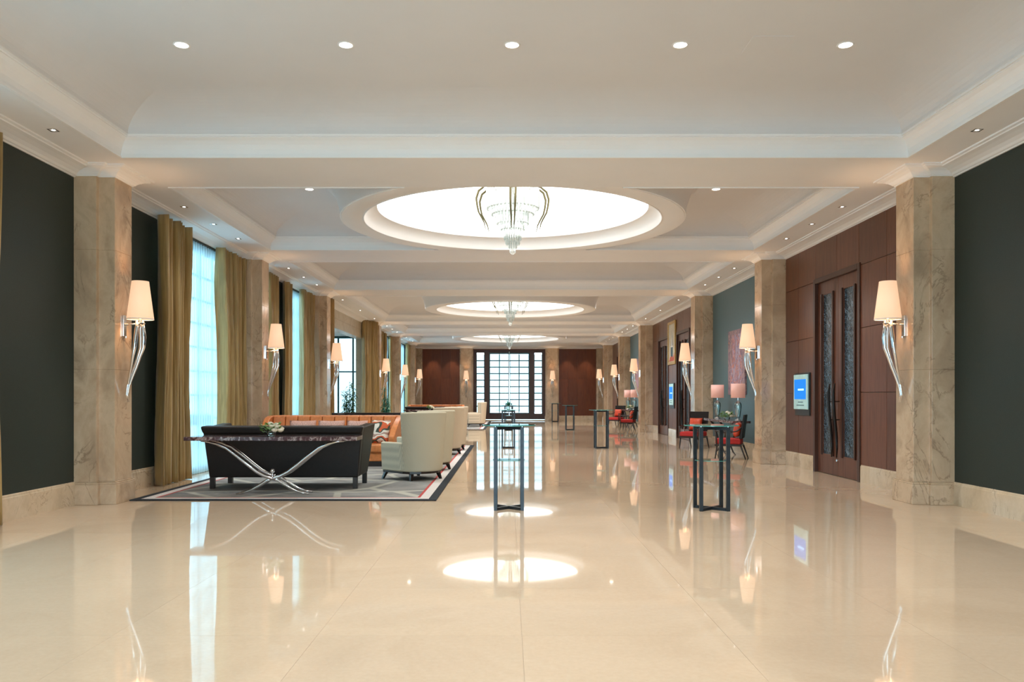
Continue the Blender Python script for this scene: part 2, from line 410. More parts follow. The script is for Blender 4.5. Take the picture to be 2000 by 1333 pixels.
# ------------------------------------------------------------------ ceiling
def carve(mb, grid_fn): pass
def grid_quad(mb, p00, p10, p11, p01, nu, nv, cut=None, rc=2.74):
    vs = []; 
    for j in range(nv+1):
        for i in range(nu+1):
            u = i/nu; v = j/nv
            vs.append(tuple((p00[k]*(1-u)+p10[k]*u)*(1-v)+(p01[k]*(1-u)+p11[k]*u)*v for k in range(3)))
    fs = []
    for j in range(nv):
        for i in range(nu):
            f = (j*(nu+1)+i, j*(nu+1)+i+1, (j+1)*(nu+1)+i+1, (j+1)*(nu+1)+i)
            if cut and any(all((vs[q][0])**2+(vs[q][1]-cy_)**2 < rc**2 for q in f) for cy_ in cut): continue
            fs.append(f)
    mb.add(vs, fs)
ce = MB()
def near_dome(y0, y1): return [d for d in DOMES if y0 < d+3 and y1 > d-3]
bands = [(YB, HOLES[0][0])]+[(HOLES[i][1], HOLES[i+1][0]) for i in range(5)]+[(HOLES[5][1], YE)]
for y0, y1 in bands:
    c = near_dome(y0, y1)
    grid_quad(ce, (-HX, y0, SOF), (HX, y0, SOF), (HX, y1, SOF), (-HX, y1, SOF), 1, 1)
for s in (-1, 1):
    ce.add([(s*HX, YB, SOF), (s*(WX+.3), YB, SOF), (s*(WX+.3), YE, SOF), (s*HX, YE, SOF)], [(0, 1, 2, 3)])
def rect_sweep(mb, hole, prof, cut, steps=.1, rc=2.74):
    y0, y1 = hole
    for (d0, z0), (d1, z1) in zip(prof[:-1], prof[1:]):
        a = [(-HX-d0, y0-d0, z0), (HX+d0, y0-d0, z0), (HX+d0, y1+d0, z0), (-HX-d0, y1+d0, z0)]
        b = [(-HX-d1, y0-d1, z1), (HX+d1, y0-d1, z1), (HX+d1, y1+d1, z1), (-HX-d1, y1+d1, z1)]
        for k in range(4):
            l = (k+1) % 4; L = math.dist(a[k], a[l])
            if cut and k in (0, 2): grid_quad(mb, a[k], a[l], b[l], b[k], max(1, int(L/steps)), 1, cut, rc)
            else: mb.add([a[k], a[l], b[l], b[k]], [(0, 1, 2, 3)], 0)
cr = MB()
co = MB()
for h in HOLES:
    c = near_dome(*h)
    # the coved coffer above the moulding
    cove = [(-.14, 4.60), (-.181, 4.637)]
    for i in range(1, 15):
        a = pi/2*i/14; cove.append((-.95+.769*cos(a), 4.637+(FLAT-4.637)*sin(a)))
    rect_sweep(co, h, cove, c)
    X = HX-.95; y0 = h[0]+.95; y1 = h[1]-.95
    grid_quad(co, (-X, y0, FLAT), (X, y0, FLAT), (X, y1, FLAT), (-X, y1, FLAT), int(2*X/.1) if c else 1, max(1, int((y1-y0)/.1)) if c else 1, c)
    prof = [(0.0, SOF+.001), (.0, SOF-.012), (-.03, SOF-.012), (-.035, SOF+.008), (-.015, SOF+.012), (-.02, SOF+.04), (-.035, SOF+.09), (-.065, SOF+.14), (-.105, SOF+.18), (-.15, SOF+.205), (-.15, SOF+.215), (-.175, SOF+.215), (-.175, SOF+.24), (-.155, SOF+.24), (-.155, SOF+.23), (0.02, SOF+.23), (.02, SOF)]
    rect_sweep(cr, h, prof, c, .05, 2.93)
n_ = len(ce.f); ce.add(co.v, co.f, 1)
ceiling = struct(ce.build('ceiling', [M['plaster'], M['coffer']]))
crown = struct(cr.build('trim_2', M['trimwhite']))
# unseen cap added over the coffers and domes to block sky light
struct(MB().box(-WX-.3, YB-.2, 6.1, WX+.3, YE+.6, 6.3).box(-WX-.3, YB-.2, SOF+.02, -WX-.2, YE+.6, 6.1).box(WX+.2, YB-.2, SOF+.02, WX+.3, YE+.6, 6.1)
       .box(-WX-.3, YB-.3, SOF, WX+.3, YB-.2, 6.3).box(-WX-.3, YE+.5, SOF, WX+.3, YE+.6, 6.3).build('trim_3', M['plaster']))
# ring drums and luminous domes
domenames = ['nearest', 'middle', 'farthest']
for di, dy in enumerate(DOMES):
    drum = MB()
    outer = [(3.16, FLAT+.002), (3.10, FLAT-.03), (3.04, 4.84), (2.985, 4.72), (2.95, 4.6), (2.93, 4.5), (2.925, SOF+.012), (2.905, SOF+.012), (2.90, SOF+.003), (2.60, SOF+.003), (2.59, SOF+.008), (2.55, SOF+.008), (2.545, SOF+.003), (2.53, SOF+.003), (2.515, 4.42), (2.50, 4.47), (2.465, 4.52), (2.42, 4.56), (2.36, 4.59), (2.325, 4.60), (2.31, 4.605), (2.31, 4.63), (2.33, 4.635), (2.62, 4.635), (2.70, 4.66)]
    drum.lathe(outer, 96, 0, dy)
    o = struct(drum.build('trim_%d' % (4+di), M['trimwhite']))
    md = o.modifiers.new('e', 'EDGE_SPLIT'); md.split_angle = radians(28)
    d = MB().lathe([(2.68, 4.66), (2.5, 4.85), (2.2, 5.05), (1.7, 5.28), (1.1, 5.45), (.5, 5.53), (.001, 5.55)], 72, 0, dy)
    tag(d.build('luminous_dome', M['dome']), 'large glowing white round dome recessed in the ceiling, %s of three' % domenames[di], 'ceiling dome')

# ------------------------------------------------------------------ walls
T = .3
# left wall : openings (y0, y1, ztop)
LO = [(3.0, 8.8, 4.22), (13.35, 16.95, 4.22), (18.0, 19.3, 4.22), (20.95, 23.05, 4.22), (24.9, 32.0, 3.66), (33.9, 35.6, 4.22), (36.9, 38.6, 4.22), (40.6, 44.6, 4.22)]
wl = MB(); y = YB
def wmat(a): return 1 if 23.5 < a < 33.0 else 0
segs = []
for a, b, zt in LO:
    segs.append((y, a, 0, SOF)); segs.append((a, b, zt, SOF)); y = b
segs.append((y, YE+.3, 0, SOF))
for a, b, z0, z1 in segs:
    for c, d in ((a, min(b, 23.5)), (max(a, 23.5), min(b, 33.0)), (max(a, 33.0), b)):
        if d-c > .01: wl.box(-WX-T, c, z0, -WX, d, z1, wmat((c+d)/2))
wall_left = struct(wl.build('wall_left', [M['green'], M['marble_wall']]))
# header stone panels over the entrance opening
for k in range(6):
    y0 = 24.9+k*1.18
    MB().box(-WX, y0+.006, 3.97, -WX+.02, y0+1.174, 4.26).build('panel', M['marble_wall'], wall_left, bevel=.003, seg=1)
    MB().box(-WX, y0+.006, 3.67, -WX+.02, y0+1.174, 3.85).build('panel', M['marble_wall'], wall_left, bevel=.003, seg=1)
# right wall
DOORS = [(13.49, 15.39), (26.1, 28.0), (29.55, 31.4), (41.4, 43.3)]
DZ = 3.54
wr = MB()
cuts = [YB]+[v for d in DOORS for v in d]+[YE+.3]
def rmat(a):
    return 2 if a < 10.94 else 1 if (17.35 < a < 23.48 or 33.0 < a < 39.12) else 0
for k in range(0, len(cuts), 2):
    a, b = cuts[k], cuts[k+1]
    edges = [a]+[p for p in PY if a < p < b]+[b]
    for c, d in zip(edges[:-1], edges[1:]): wr.box(WX, c, 0, WX+T, d, SOF, rmat((c+d)/2))
for a, b in DOORS: wr.box(WX, a, DZ, WX+T, b, SOF, 0)
wall_right = struct(wr.build('wall_right', [M['darkwood'], M['teal'], M['green']]))
def panels(parent, side, ys, zs, skip=lambda a, b, c, d: False, mat='wood'):
    for a, b in zip(ys[:-1], ys[1:]):
        for c, d in zip(zs[:-1], zs[1:]):
            if skip(a, b, c, d): continue
            m = MB().box(side*(WX-.022), a+.004, c+.004, side*WX, b-.004, d-.004)
            m.build('panel', M[mat], parent, bevel=.002, seg=1)
zs = [.285, 1.475, 2.53, 3.565, 4.30]
def panbay(ys, doors):
    for a, b in zip(ys[:-1], ys[1:]):
        isd = any(a >= d0-.01 and b <= d1+.01 for d0, d1 in doors)
        for c, d in zip(zs[:-1], zs[1:]):
            if isd and c < 3.5: continue
            MB().box(WX-.022, a+.004, c+.004, WX, b-.004, d-.004).build('panel', M['wood'], wall_right, bevel=.002, seg=1)
panbay([11.25, 12.5, 13.49, 14.4, 15.39, 16.3, 17.04], DOORS)
panbay([23.79, 24.9, 26.1, 27.05, 28.0, 28.78, 29.55, 30.47, 31.4, 32.69], DOORS)
panbay([39.43, 40.4, 41.4, 42.35, 43.3, 44.3, 45.19], DOORS)
# back wall behind the camera, its opening added for fill daylight
struct(MB().box(-WX-T, YB-.1, 0, -3.4, YB, SOF).box(3.4, YB-.1, 0, WX+T, YB, SOF).box(-3.4, YB-.1, 3.9, 3.4, YB, SOF).build('wall_back', M['marble_wall']))
struct(MB().box(-60, -60, -.4, 60, YB-.3, -.02).build('trim_9', M['exterior']))
# end wall
we = MB().box(-WX-T, YE, 0, -2.1, YE+T, SOF, 0).box(2.1, YE, 0, WX+T, YE+T, SOF, 0).box(-2.1, YE, 4.20, 2.1, YE+T, SOF, 0).box(-2.1, YE, -.01, 2.1, YE+T, .06, 1)
wall_end = struct(we.build('wall_end', [M['endwood'], M['marble_light']]))
for s in (-1, 1):
    for k in range(4):
        a = 2.93+k*.55
        MB().box(s*(a+.003), YE-.02, .29, s*(a+.547), YE, 2.48).build('panel', M['endwood'], wall_end, bevel=.002, seg=1)
        MB().box(s*(a+.003), YE-.02, 2.486, s*(a+.547), YE, 4.30).build('panel', M['endwood'], wall_end, bevel=.002, seg=1)

# ---- cornices along the walls and round the pilaster heads
PC = [(0, 4.27), (.018, 4.27), (.02, 4.282), (.035, 4.286), (.045, 4.30), (.075, 4.325), (.12, 4.348), (.175, 4.362), (.18, 4.372), (.215, 4.376), (.22, 4.391)]
PCW = [(0, 4.255), (.02, 4.255), (.025, 4.268), (.05, 4.275), (.07, 4.298), (.12, 4.325), (.19, 4.345), (.25, 4.355), (.255, 4.368), (.29, 4.373), (.295, 4.391)]
def pil_path(s, yc, w2=.305, w1=.24, wall=WX):
    return [(s*wall, yc-w2), (s*5.425, yc-w2), (s*5.425, yc-w1), (s*5.216, yc-w1), (s*5.216, yc+w1), (s*5.425, yc+w1), (s*5.425, yc+w2), (s*wall, yc+w2)]
cn = MB()
for s in (-1, 1):
    ed = [YB]+PY+[YE]
    for a, b in zip(ed[:-1], ed[1:]):
        aa = a+(.305 if a != YB else 0); bb = b-(.305 if b != YE else 0)
        cn.sweep([(s*WX, aa), (s*WX, bb)], PCW, side=s)
cn.sweep([(-WX, YE), (WX, YE)], PCW, side=-1)
struct(cn.build('trim_7', M['trimwhite']))
# ---- marble baseboards
BP = [(.0, .30), (.012, .30), (.02, .29), (.022, .27), (.03, .262), (.032, .0)]
def basebd(name, runs, side):
    m = MB()
    for a, b in runs:
        m.sweep([(side*WX, a), (side*WX, b)], BP, side=side)
        m.add([(side*WX, a, 0), (side*(WX-.032), a, 0), (side*(WX-.03), a, .262), (side*WX, a, .30)], [(0, 1, 2, 3)])
        m.add([(side*WX, b, 0), (side*(WX-.032), b, 0), (side*(WX-.03), b, .262), (side*WX, b, .30)], [(0, 1, 2, 3)])
    return struct(m.build(name, M['marble_light']))
basebd('baseboard_left', [(8.8, 10.635), (11.245, 13.35), (17.655, 18.0), (19.3, 20.95), (23.05, 23.175), (23.785, 24.9), (32.0, 32.695), (33.305, 33.9), (35.6, 36.9), (38.6, 38.8), (39.43, 40.6), (44.6, 45.19), (45.81, YE)], -1)
basebd('baseboard_right', [(YB, 10.635), (11.245, 13.42), (15.46, 17.045), (17.655, 23.175), (23.785, 26.03), (28.07, 29.48), (31.47, 32.695), (33.305, 38.815), (39.425, 41.33), (43.37, 45.195), (45.805, YE)], 1)
m = MB()
for s in (-1, 1): m.sweep([(s*2.95, YE), (s*5.72, YE)], BP, side=-s)
struct(m.build('baseboard_end', M['marble_light']))

# ---- pilasters
def offset_path(s, yc, d):
    return [(s*WX, yc-.305-d), (s*(5.425-d), yc-.305-d), (s*(5.425-d), yc-.24-d), (s*(5.216-d), yc-.24-d), (s*(5.216-d), yc+.24+d), (s*(5.425-d), yc+.24+d), (s*(5.425-d), yc+.305+d), (s*WX, yc+.305+d)]
sidew = {-1: 'left', 1: 'right'}
def pilaster(s, i, yc):
    where = ['%s marble pilaster on the %s wall, counted from the camera' % (ORD[i], sidew[s])][0]
    t = thing('pilaster', 'veined beige %s' % where, 'pilaster', (s*WX, yc, 0), group='marble pilasters along the side walls')
    mv = lambda mb: MB().add([(x-s*WX, y-yc, z) for x, y, z in mb.v], mb.f)
    pl = MB().prism(offset_path(s, yc, .035), 0, .262).prism(offset_path(s, yc, .028), .262, .285).prism(offset_path(s, yc, .012), .285, .30)
    mv(pl).build('plinth', M['marble'], t, bevel=.004, seg=1)
    for z0, z1 in ((.30, 1.7595), (1.7605, 3.3195), (3.3205, 4.28)):
        mv(MB().prism(offset_path(s, yc, 0), z0, z1)).build('marble_slab', M['marble'], t, bevel=.003, seg=1)
    cp = MB().sweep(pil_path(s, yc), PC, side=s)
    mv(cp).build('capital', M['trimwhite'], t)
for s in (-1, 1):
    for i, yc in enumerate(PY): pilaster(s, i, yc)
def endpil(xa, xb, label):
    xc = (xa+xb)/2
    t = thing('pilaster', label, 'pilaster', (xc, YE, 0), group='marble pilasters on the end wall')
    def pth(d):
        w = (xb-xa)/2; i = .07
        return [(-w-d, 0), (-w-d, -.25-d), (-w+i-d, -.25-d), (-w+i-d, -.40-d), (w-i+d, -.40-d), (w-i+d, -.25-d), (w+d, -.25-d), (w+d, 0)]
    MB().prism(pth(.035), 0, .262).prism(pth(.02), .262, .30).build('plinth', M['marble'], t, bevel=.004, seg=1)
    for z0, z1 in ((.30, 1.7595), (1.7605, 3.3195), (3.3205, 4.28)):
        MB().prism(pth(0), z0, z1).build('marble_slab', M['marble'], t, bevel=.003, seg=1)
    MB().sweep(pth(0), PC, side=-1).build('capital', M['trimwhite'], t)
endpil(-2.93, -2.13, 'marble pilaster on the end wall just left of the gridded window')
endpil(2.13, 2.93, 'marble pilaster on the end wall just right of the gridded window')
endpil(-5.68, -5.14, 'marble pilaster in the far left corner of the hall')
endpil(5.14, 5.68, 'marble pilaster in the far right corner of the hall')

# ------------------------------------------------------------------ doors
def door(n, y0, y1):
    o = bpy.data.objects.new('door_%d' % n, None); COL.objects.link(o); o.location = (WX, (y0+y1)/2, 0); struct(o)
    w = (y1-y0)/2; f = .09
    MB().box(-.045, -w-.07, 0, .12, -w+.02, DZ+.07).box(-.045, w-.02, 0, .12, w+.07, DZ+.07).box(-.045, -w+.02, DZ-.02, .12, w-.02, DZ+.07).build('door_frame', M['darkwood'], o, bevel=.006, seg=1)
    for s in (-1, 1):
        a, b = (.004, w-.022) if s > 0 else (-w+.022, -.004)
        sl = .20; g0, g1 = a+sl, b-sl
        gm = (a+b)/2; g0, g1 = gm-.24, gm+.24
        lf = MB().box(.02, a, .008, .07, g0, DZ-.022).box(.02, g1, .008, .07, b, DZ-.022).box(.02, g0, .008, .07, g1, .36).box(.02, g0, 3.28, .07, g1, DZ-.022)
        leaf = lf.build('door_leaf', M['wood'], o, bevel=.003, seg=1)
        MB().box(.04, g0-.004, .356, .05, g1+.004, 3.284).build('pane', M['doorglass'], leaf)
        # moulding strips either side of the glass
        MB().box(-.012, g0-.05, .34, .02, g0, 3.30).box(-.012, g1, .34, .02, g1+.05, 3.30).build('glass_bead', M['darkwood'], leaf, bevel=.004, seg=1)
        h = MB(); yy = s*.13
        yy = s*.11; pts = [(-.07, yy+.04, 1.64), (-.085, yy+.055, 1.5), (-.08, yy+.065, 1.3), (-.075, yy+.04, 1.08), (-.07, yy-.005, .88), (-.075, yy-.055, .68), (-.08, yy-.08, .5), (-.075, yy-.05, .34)]
        h.tube(pts, [.012, .022, .024, .024, .024, .022, .018, .01], 8)
        h.tube([(-.078, yy+.06, 1.32), (.02, s*.06, 1.32)], .01, 6).tube([(-.072, yy+.02, 1.0), (.02, s*.06, 1.0)], .01, 6)
        h.build('handle', M['handle'], leaf)
    MB().cyl(0, 0, 0, .03, .022, 12).build('lock', M['chrome'], o).rotation_euler = (0, -pi/2, 0)
    bpy.context.view_layer.update()
    for c in o.children:
        if c.name.startswith('lock'): c.location = (.02, 0, .28)
for i, (a, b) in enumerate(DOORS): door(i+1, a, b)
# closed space behind the doors
struct(MB().box(WX+T, YB, 0, WX+T+.1, YE, 4.6).build('trim_8', M['darkwood']))

# ------------------------------------------------------------------ windows
def side_window(n, y0, y1, zt=4.22, cols=4, rows=9, x=-WX-.2):
    o = bpy.data.objects.new('window_%d' % n, None); COL.objects.link(o); o.location = (x, (y0+y1)/2, 0); struct(o)
    w = (y1-y0)/2
    f = MB().box(-.05, -w, 0, .05, -w+.07, zt).box(-.05, w-.07, 0, .05, w, zt).box(-.05, -w+.07, 0, .05, w-.07, .09).box(-.05, -w+.07, zt-.09, .05, w-.07, zt)
    f.build('window_frame', M['winblue'], o)
    ci = (2*w-.14)/cols; ri = (zt-.18)/rows
    g = MB()
    for k in range(1, cols): g.box(-.02, -w+.07+k*ci-.015, .09, .02, -w+.07+k*ci+.015, zt-.09)
    for k in range(1, rows): g.box(-.02, -w+.07, .09+k*ri-.015, .02, w-.07, .09+k*ri+.015)
    g.build('muntin_grid', M['winblue'], o)
    MB().box(-.004, -w+.07, .09, .004, w-.07, zt-.09).build('pane', M['glass'], o)
wi = 1
for a, b, zt in LO:
    if abs(a-24.9) < .01: continue
    side_window(wi, a, b, zt, 3 if b-a < 2.5 else 5); wi += 1

# end window: dark timber frame, centre pair of leaves and two sidelights, teal muntins
ew = bpy.data.objects.new('window_%d' % wi, None); COL.objects.link(ew); ew.location = (0, YE, 0); struct(ew); wi += 1
fr = MB()
for a, b in ((-2.1, -1.93), (-1.50, -1.20), (1.20, 1.50), (1.93, 2.1)): fr.box(a, .02, .07, b, .22, 4.20)
fr.box(-1.93, .02, .07, -1.5, .22, .42).box(1.5, .02, .07, 1.93, .22, .42).box(-1.2, .02, .07, 1.2, .22, .42)
fr.box(-1.93, .02, 4.03, -1.5, .22, 4.2).box(1.5, .02, 4.03, 1.93, .22, 4.2).box(-1.2, .02, 4.03, 1.2, .22, 4.2)
fr.build('window_frame', M['darkwood'], ew, bevel=.006, seg=1)
MB().box(-.06, .0, .3, -.015, .2, 4.06).box(.015, .0, .3, .06, .2, 4.06).box(-1.2, .06, 3.95, 1.2, .18, 4.03).box(-1.2, .06, .42, 1.2, .18, .47).box(-1.2, .06, .42, -1.14, .18, 3.98).box(1.14, .06, .42, 1.2, .18, 3.98).build('casement_frame', M['winblue'], ew)
MB().box(-.012, -.01, .3, .012, .05, 4.1).build('centre_strip', M['chrome'], ew)
zr = [.47+(3.95-.47)*k/9 for k in range(10)]
xr = [(-1.93, -1.5), (-1.14, -.60), (-.57, -.06), (.06, .57), (.60, 1.14), (1.5, 1.93)]
g = MB()
for z in zr[1:-1]: g.box(-1.14, .09, z-.03, 1.14, .14, z+.03).box(-1.93, .09, z-.03, -1.5, .14, z+.03).box(1.5, .09, z-.03, 1.93, .14, z+.03)
for x in (-.585, .585): g.box(x-.028, .085, .47, x+.028, .145, 3.95)
g.build('muntin_grid', M['winblue'], ew)
for a, b in xr:
    for z0, z1 in zip(zr[:-1], zr[1:]):
        MB().box(a+.002, .11, z0+.029, b-.002, .118, z1-.029).build('pane', M['tintglass'], ew)

# glazed entrance lobby behind the left opening
lob = bpy.data.objects.new('window_%d' % wi, None); COL.objects.link(lob); lob.location = (-WX, 28.5, 0); struct(lob)
MB().box(-3.2, -4.0, 3.87, -T, 4.9, 3.95).build('lobby_ceiling', M['trimwhite'], lob)
MB().box(-3.2, -4.0, -.012, -T, 4.9, 0).build('lobby_floor', M['marble_light'], lob)
gl = MB()
for x in (-3.15, -2.45, -1.85, -1.25, -.65, -T-.02): gl.box(x-.03, 4.75, 0, x+.03, 4.81, 3.80)
gl.box(-3.18, 4.74, 3.78, -T, 4.82, 3.87).box(-3.18, 4.74, 2.4, -T, 4.82, 2.45).box(-3.18, 4.74, 0, -T, 4.82, .1)
gl.build('glazing_frame', M['winblue'], lob)
gl = MB()
for k in range(9): yy = -3.9+k*1.08; gl.box(-3.16, yy-.03, 0, -3.10, yy+.03, 3.8)
gl.box(-3.18, -3.95, 3.78, -3.08, 4.8, 3.87).box(-3.18, -3.95, 2.4, -3.08, 4.8, 2.45).box(-3.18, -3.95, 0, -3.08, 4.8, .1)
gl.build('glazing_frame', M['winblue'], lob)
MB().box(-3.13, -3.95, .1, -3.122, 4.75, 3.78).box(-3.12, 4.776, .1, -T, 4.784, 3.78).build('pane', M['tintglass'], lob)
MB().box(-3.2, -4.0, 0, -T, -3.95, 3.9).build('lobby_side_wall', M['trimwhite'], lob)

# ------------------------------------------------------------------ curtains
def drape(yA, yB, label, x=-5.60, ztop=4.26, amp=.07, folds=None, mat='drape', gather=0., name='drape', solid=.012, cat='curtain', xw=0., group=None, waist=.12):
    L = yB-yA; folds = folds or max(2, int(L/.13)); nu = folds*10; nv = 26
    vs = []; ph = random.random()*6
    for j in range(nv+1):
        z = .012+(ztop-.012)*j/nv
        pin = 1-waist*sin(pi*min(1, j/nv*1.0))**2
        for i in range(nu+1):
            u = i/nu
            yy = (yA+yB)/2+(u-.5)*L*pin+gather*(1-j/nv)*(u-.2)*.3
            uu = u*folds+.25*sin(u*9+ph)+.06*sin(z*1.7+u*5)
            a = amp*(.75+.35*sin(u*13+ph*2))
            xx = x+a*sin(2*pi*uu)+.35*a*sin(4*pi*uu+1.3*sin(z*.8+ph))+xw*(u-.5)
            yy += .3*a*cos(2*pi*uu+.8)
            vs.append((xx, yy-(yA+yB)/2, z))
    fs = [(j*(nu+1)+i, j*(nu+1)+i+1, (j+1)*(nu+1)+i+1, (j+1)*(nu+1)+i) for j in range(nv) for i in range(nu)]
    vs = [(vx-x, vy, vz) for vx, vy, vz in vs]
    m = MB().add(vs, fs, 0, True)
    o = m.build(name, M[mat], None, solid=solid); o.location = (x, (yA+yB)/2, 0)
    return tag(o, label, cat, group)
G = 'gold brown drapes at the left windows'
drape(7.6, 8.93, 'gold brown drape cut off by the left edge of the photo', gather=.1, group=G)
drape(12.84, 13.92, 'wide gold brown drape beside the dark wall, just beyond the nearest left pilaster', x=-5.53, amp=.1, gather=.5, folds=8, group=G)
drape(15.62, 17.0, 'gold brown drape hanging against the near side of the second left pilaster', x=-5.57, amp=.095, folds=8, gather=.1, group=G)
drape(17.72, 18.25, 'narrow gold brown drape hidden just behind the second left pilaster', group=G)
drape(18.72, 19.55, 'gold brown drape behind the second left sconce, beside a dark wall strip', x=-5.57, gather=.1, group=G)
drape(20.15, 20.82, 'slim gold brown drape right of the dark wall strip, left of the narrow sheer', group=G)
drape(21.68, 23.1, 'gold brown drape against the near side of the third left pilaster', x=-5.55, group=G)
drape(23.82, 24.5, 'gold brown drape tucked just behind the third left pilaster', x=-5.38, xw=.2, amp=.08, ztop=4.32, group=G)
drape(31.3, 32.4, 'gold brown drape with pale lining at the far side of the glazed entrance', x=-5.42, xw=.4, amp=.09, ztop=4.36, waist=.35, gather=.3, group=G)
drape(33.4, 34.1, 'gold brown drape just beyond the fourth left pilaster', group=G)
drape(35.3, 36.1, 'gold brown drape between the fourth and fifth left pilasters, nearer of the middle pair', group=G)
drape(36.5, 37.1, 'gold brown drape between the fourth and fifth left pilasters, farther of the middle pair', group=G)
drape(38.2, 38.78, 'gold brown drape against the near side of the fifth left pilaster', group=G)
drape(39.5, 41.2, 'gold brown drape just beyond the fifth left pilaster', x=-5.52, amp=.07, group=G)
drape(43.9, 45.15, 'gold brown drape against the near side of the sixth left pilaster', x=-5.52, amp=.07, group=G)
GS = 'sheer curtains at the left windows'
for a, b, lab in ((3.0, 8.2, 'white sheer curtain nearest the camera on the left wall'), (13.4, 16.8, 'wide white sheer curtain glowing blue between the two large drapes'), (18.05, 19.25, 'sheer curtain sliver just right of the second left pilaster'),
                  (20.98, 22.9, 'narrow sheer curtain just left of the third left pilaster'), (33.8, 35.6, 'sheer curtain just beyond the fourth left pilaster'), (36.9, 38.5, 'sheer curtain just before the fifth left pilaster'), (40.6, 44.6, 'sheer curtain between the fifth and sixth left pilasters')):
    drape(a, b, lab, x=-5.74, ztop=4.21, amp=.022, mat='sheer', name='sheer_curtain', solid=0, folds=int((b-a)/.11), group=GS, waist=0)

# ------------------------------------------------------------------ recessed ceiling lights
def spotlight(loc, power, size=radians(120), blend=.8, col=(.98, .97, .98), r=.05, tilt=None):
    l = bpy.data.lights.new('spot', 'SPOT'); l.energy = power; l.spot_size = size; l.spot_blend = blend; l.color = col; l.shadow_soft_size = r
    o = bpy.data.objects.new('spot_lamp', l); COL.objects.link(o); o.location = loc
    if tilt: o.rotation_euler = tilt
    return o
dl = thing('downlight', 'round recessed downlight in the foreground ceiling, leftmost of the row of five', 'ceiling light', (-3.36, 8.23, FLAT), group='round downlights in the ceiling coffers')
MB().lathe([(.066, -.004), (.078, -.006), (.084, -.001), (.084, .0)], 24).build('trim_ring', M['trimwhite'], dl)
MB().cyl(0, 0, -.0035, .01, .066, 24).build('lens', M['spot'], dl)
spotlight((-3.36, 8.23, FLAT-.02), SPOT_W)
for x, lab in ((-1.71, 'second from the left in the row of five'), (-.04, 'middle one of the row of five'), (1.65, 'fourth from the left in the row of five'), (3.31, 'rightmost of the row of five')):
    copy_thing(dl, (x, 8.23, FLAT), 0, 'round recessed downlight in the foreground ceiling, '+lab); spotlight((x, 8.23, FLAT-.02), SPOT_W)
for dyi, lab in ((0, 'nearest'), (1, 'middle'), (2, 'farthest')):
    for s in (-1, 1):
        copy_thing(dl, (s*3.46, DOMES[dyi]-.2, FLAT), 0, 'round recessed downlight on the %s side of the %s ceiling dome' % (sidew[s], lab)); spotlight((s*3.46, DOMES[dyi]-.2, FLAT-.02), SPOT_W*(1.2, 2.4, 2.4)[dyi])
# unseen spots without fixtures, added as fill here and behind the camera
for yy, k in ((2.5, .6), (5.4, .7), (20.4, 1.8), (36.0, 2.4)):
    for x in (-3.36, -1.71, -.04, 1.65, 3.31): spotlight((x, yy, FLAT-.02), SPOT_W*k)
for x in (-3.4, 0, 3.4):
    for yy in (-1.5, -4.5): spotlight((x, yy, SOF-.02), SPOT_W)
# small square wall washers in the side soffits
ww = thing('recessed_spotlight', 'small square recessed spotlight in the left side soffit, nearest the camera', 'ceiling light', (-5.17, 9.17, SOF), group='small square spotlights in the side soffits')
MB().box(-.05, -.05, -.004, .05, -.035, .002).box(-.05, .035, -.004, .05, .05, .002).box(-.05, -.035, -.004, -.035, .035, .002).box(.035, -.035, -.004, .05, .035, .002).build('trim_frame', M['chrome'], ww)
MB().cyl(0, 0, -.002, .004, .02, 12).build('lens', M['spot'], ww)
WY = [9.17, 12.87, 14.15, 15.45, 19.0, 20.4, 21.8, 25.2, 28.2, 31.2, 34.4, 36.0, 37.6, 41.0, 42.4, 43.8]
for s in (-1, 1):
    for i, yy in enumerate(WY):
        if not (s == -1 and i == 0):
            copy_thing(ww, (s*5.17, yy, SOF), 0, 'small square recessed spotlight in the %s side soffit, %s' % (sidew[s], 'nearest the camera' if i == 0 else ORD[i]+' from the camera'))
        spotlight((s*5.17, yy, SOF-.02), WASH_W, radians(85), .9, tilt=(0, -s*radians(-14), 0))
for s in (-1, 1):
    for x in (3.4, 4.5): spotlight((s*x, 48.0, SOF-.02), WASH_W*1.5, radians(60), .6, tilt=(radians(8), 0, 0))
    for yy in (1.0, 4.0, 6.5): spotlight((s*5.17, yy, SOF-.02), WASH_W, radians(85), .9)
# access hatch
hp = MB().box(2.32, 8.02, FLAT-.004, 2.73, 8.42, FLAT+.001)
tag(hp.build('access_hatch', M['coffer'], bevel=.002, seg=1), 'faint square access hatch in the foreground ceiling between two right downlights', 'hatch')

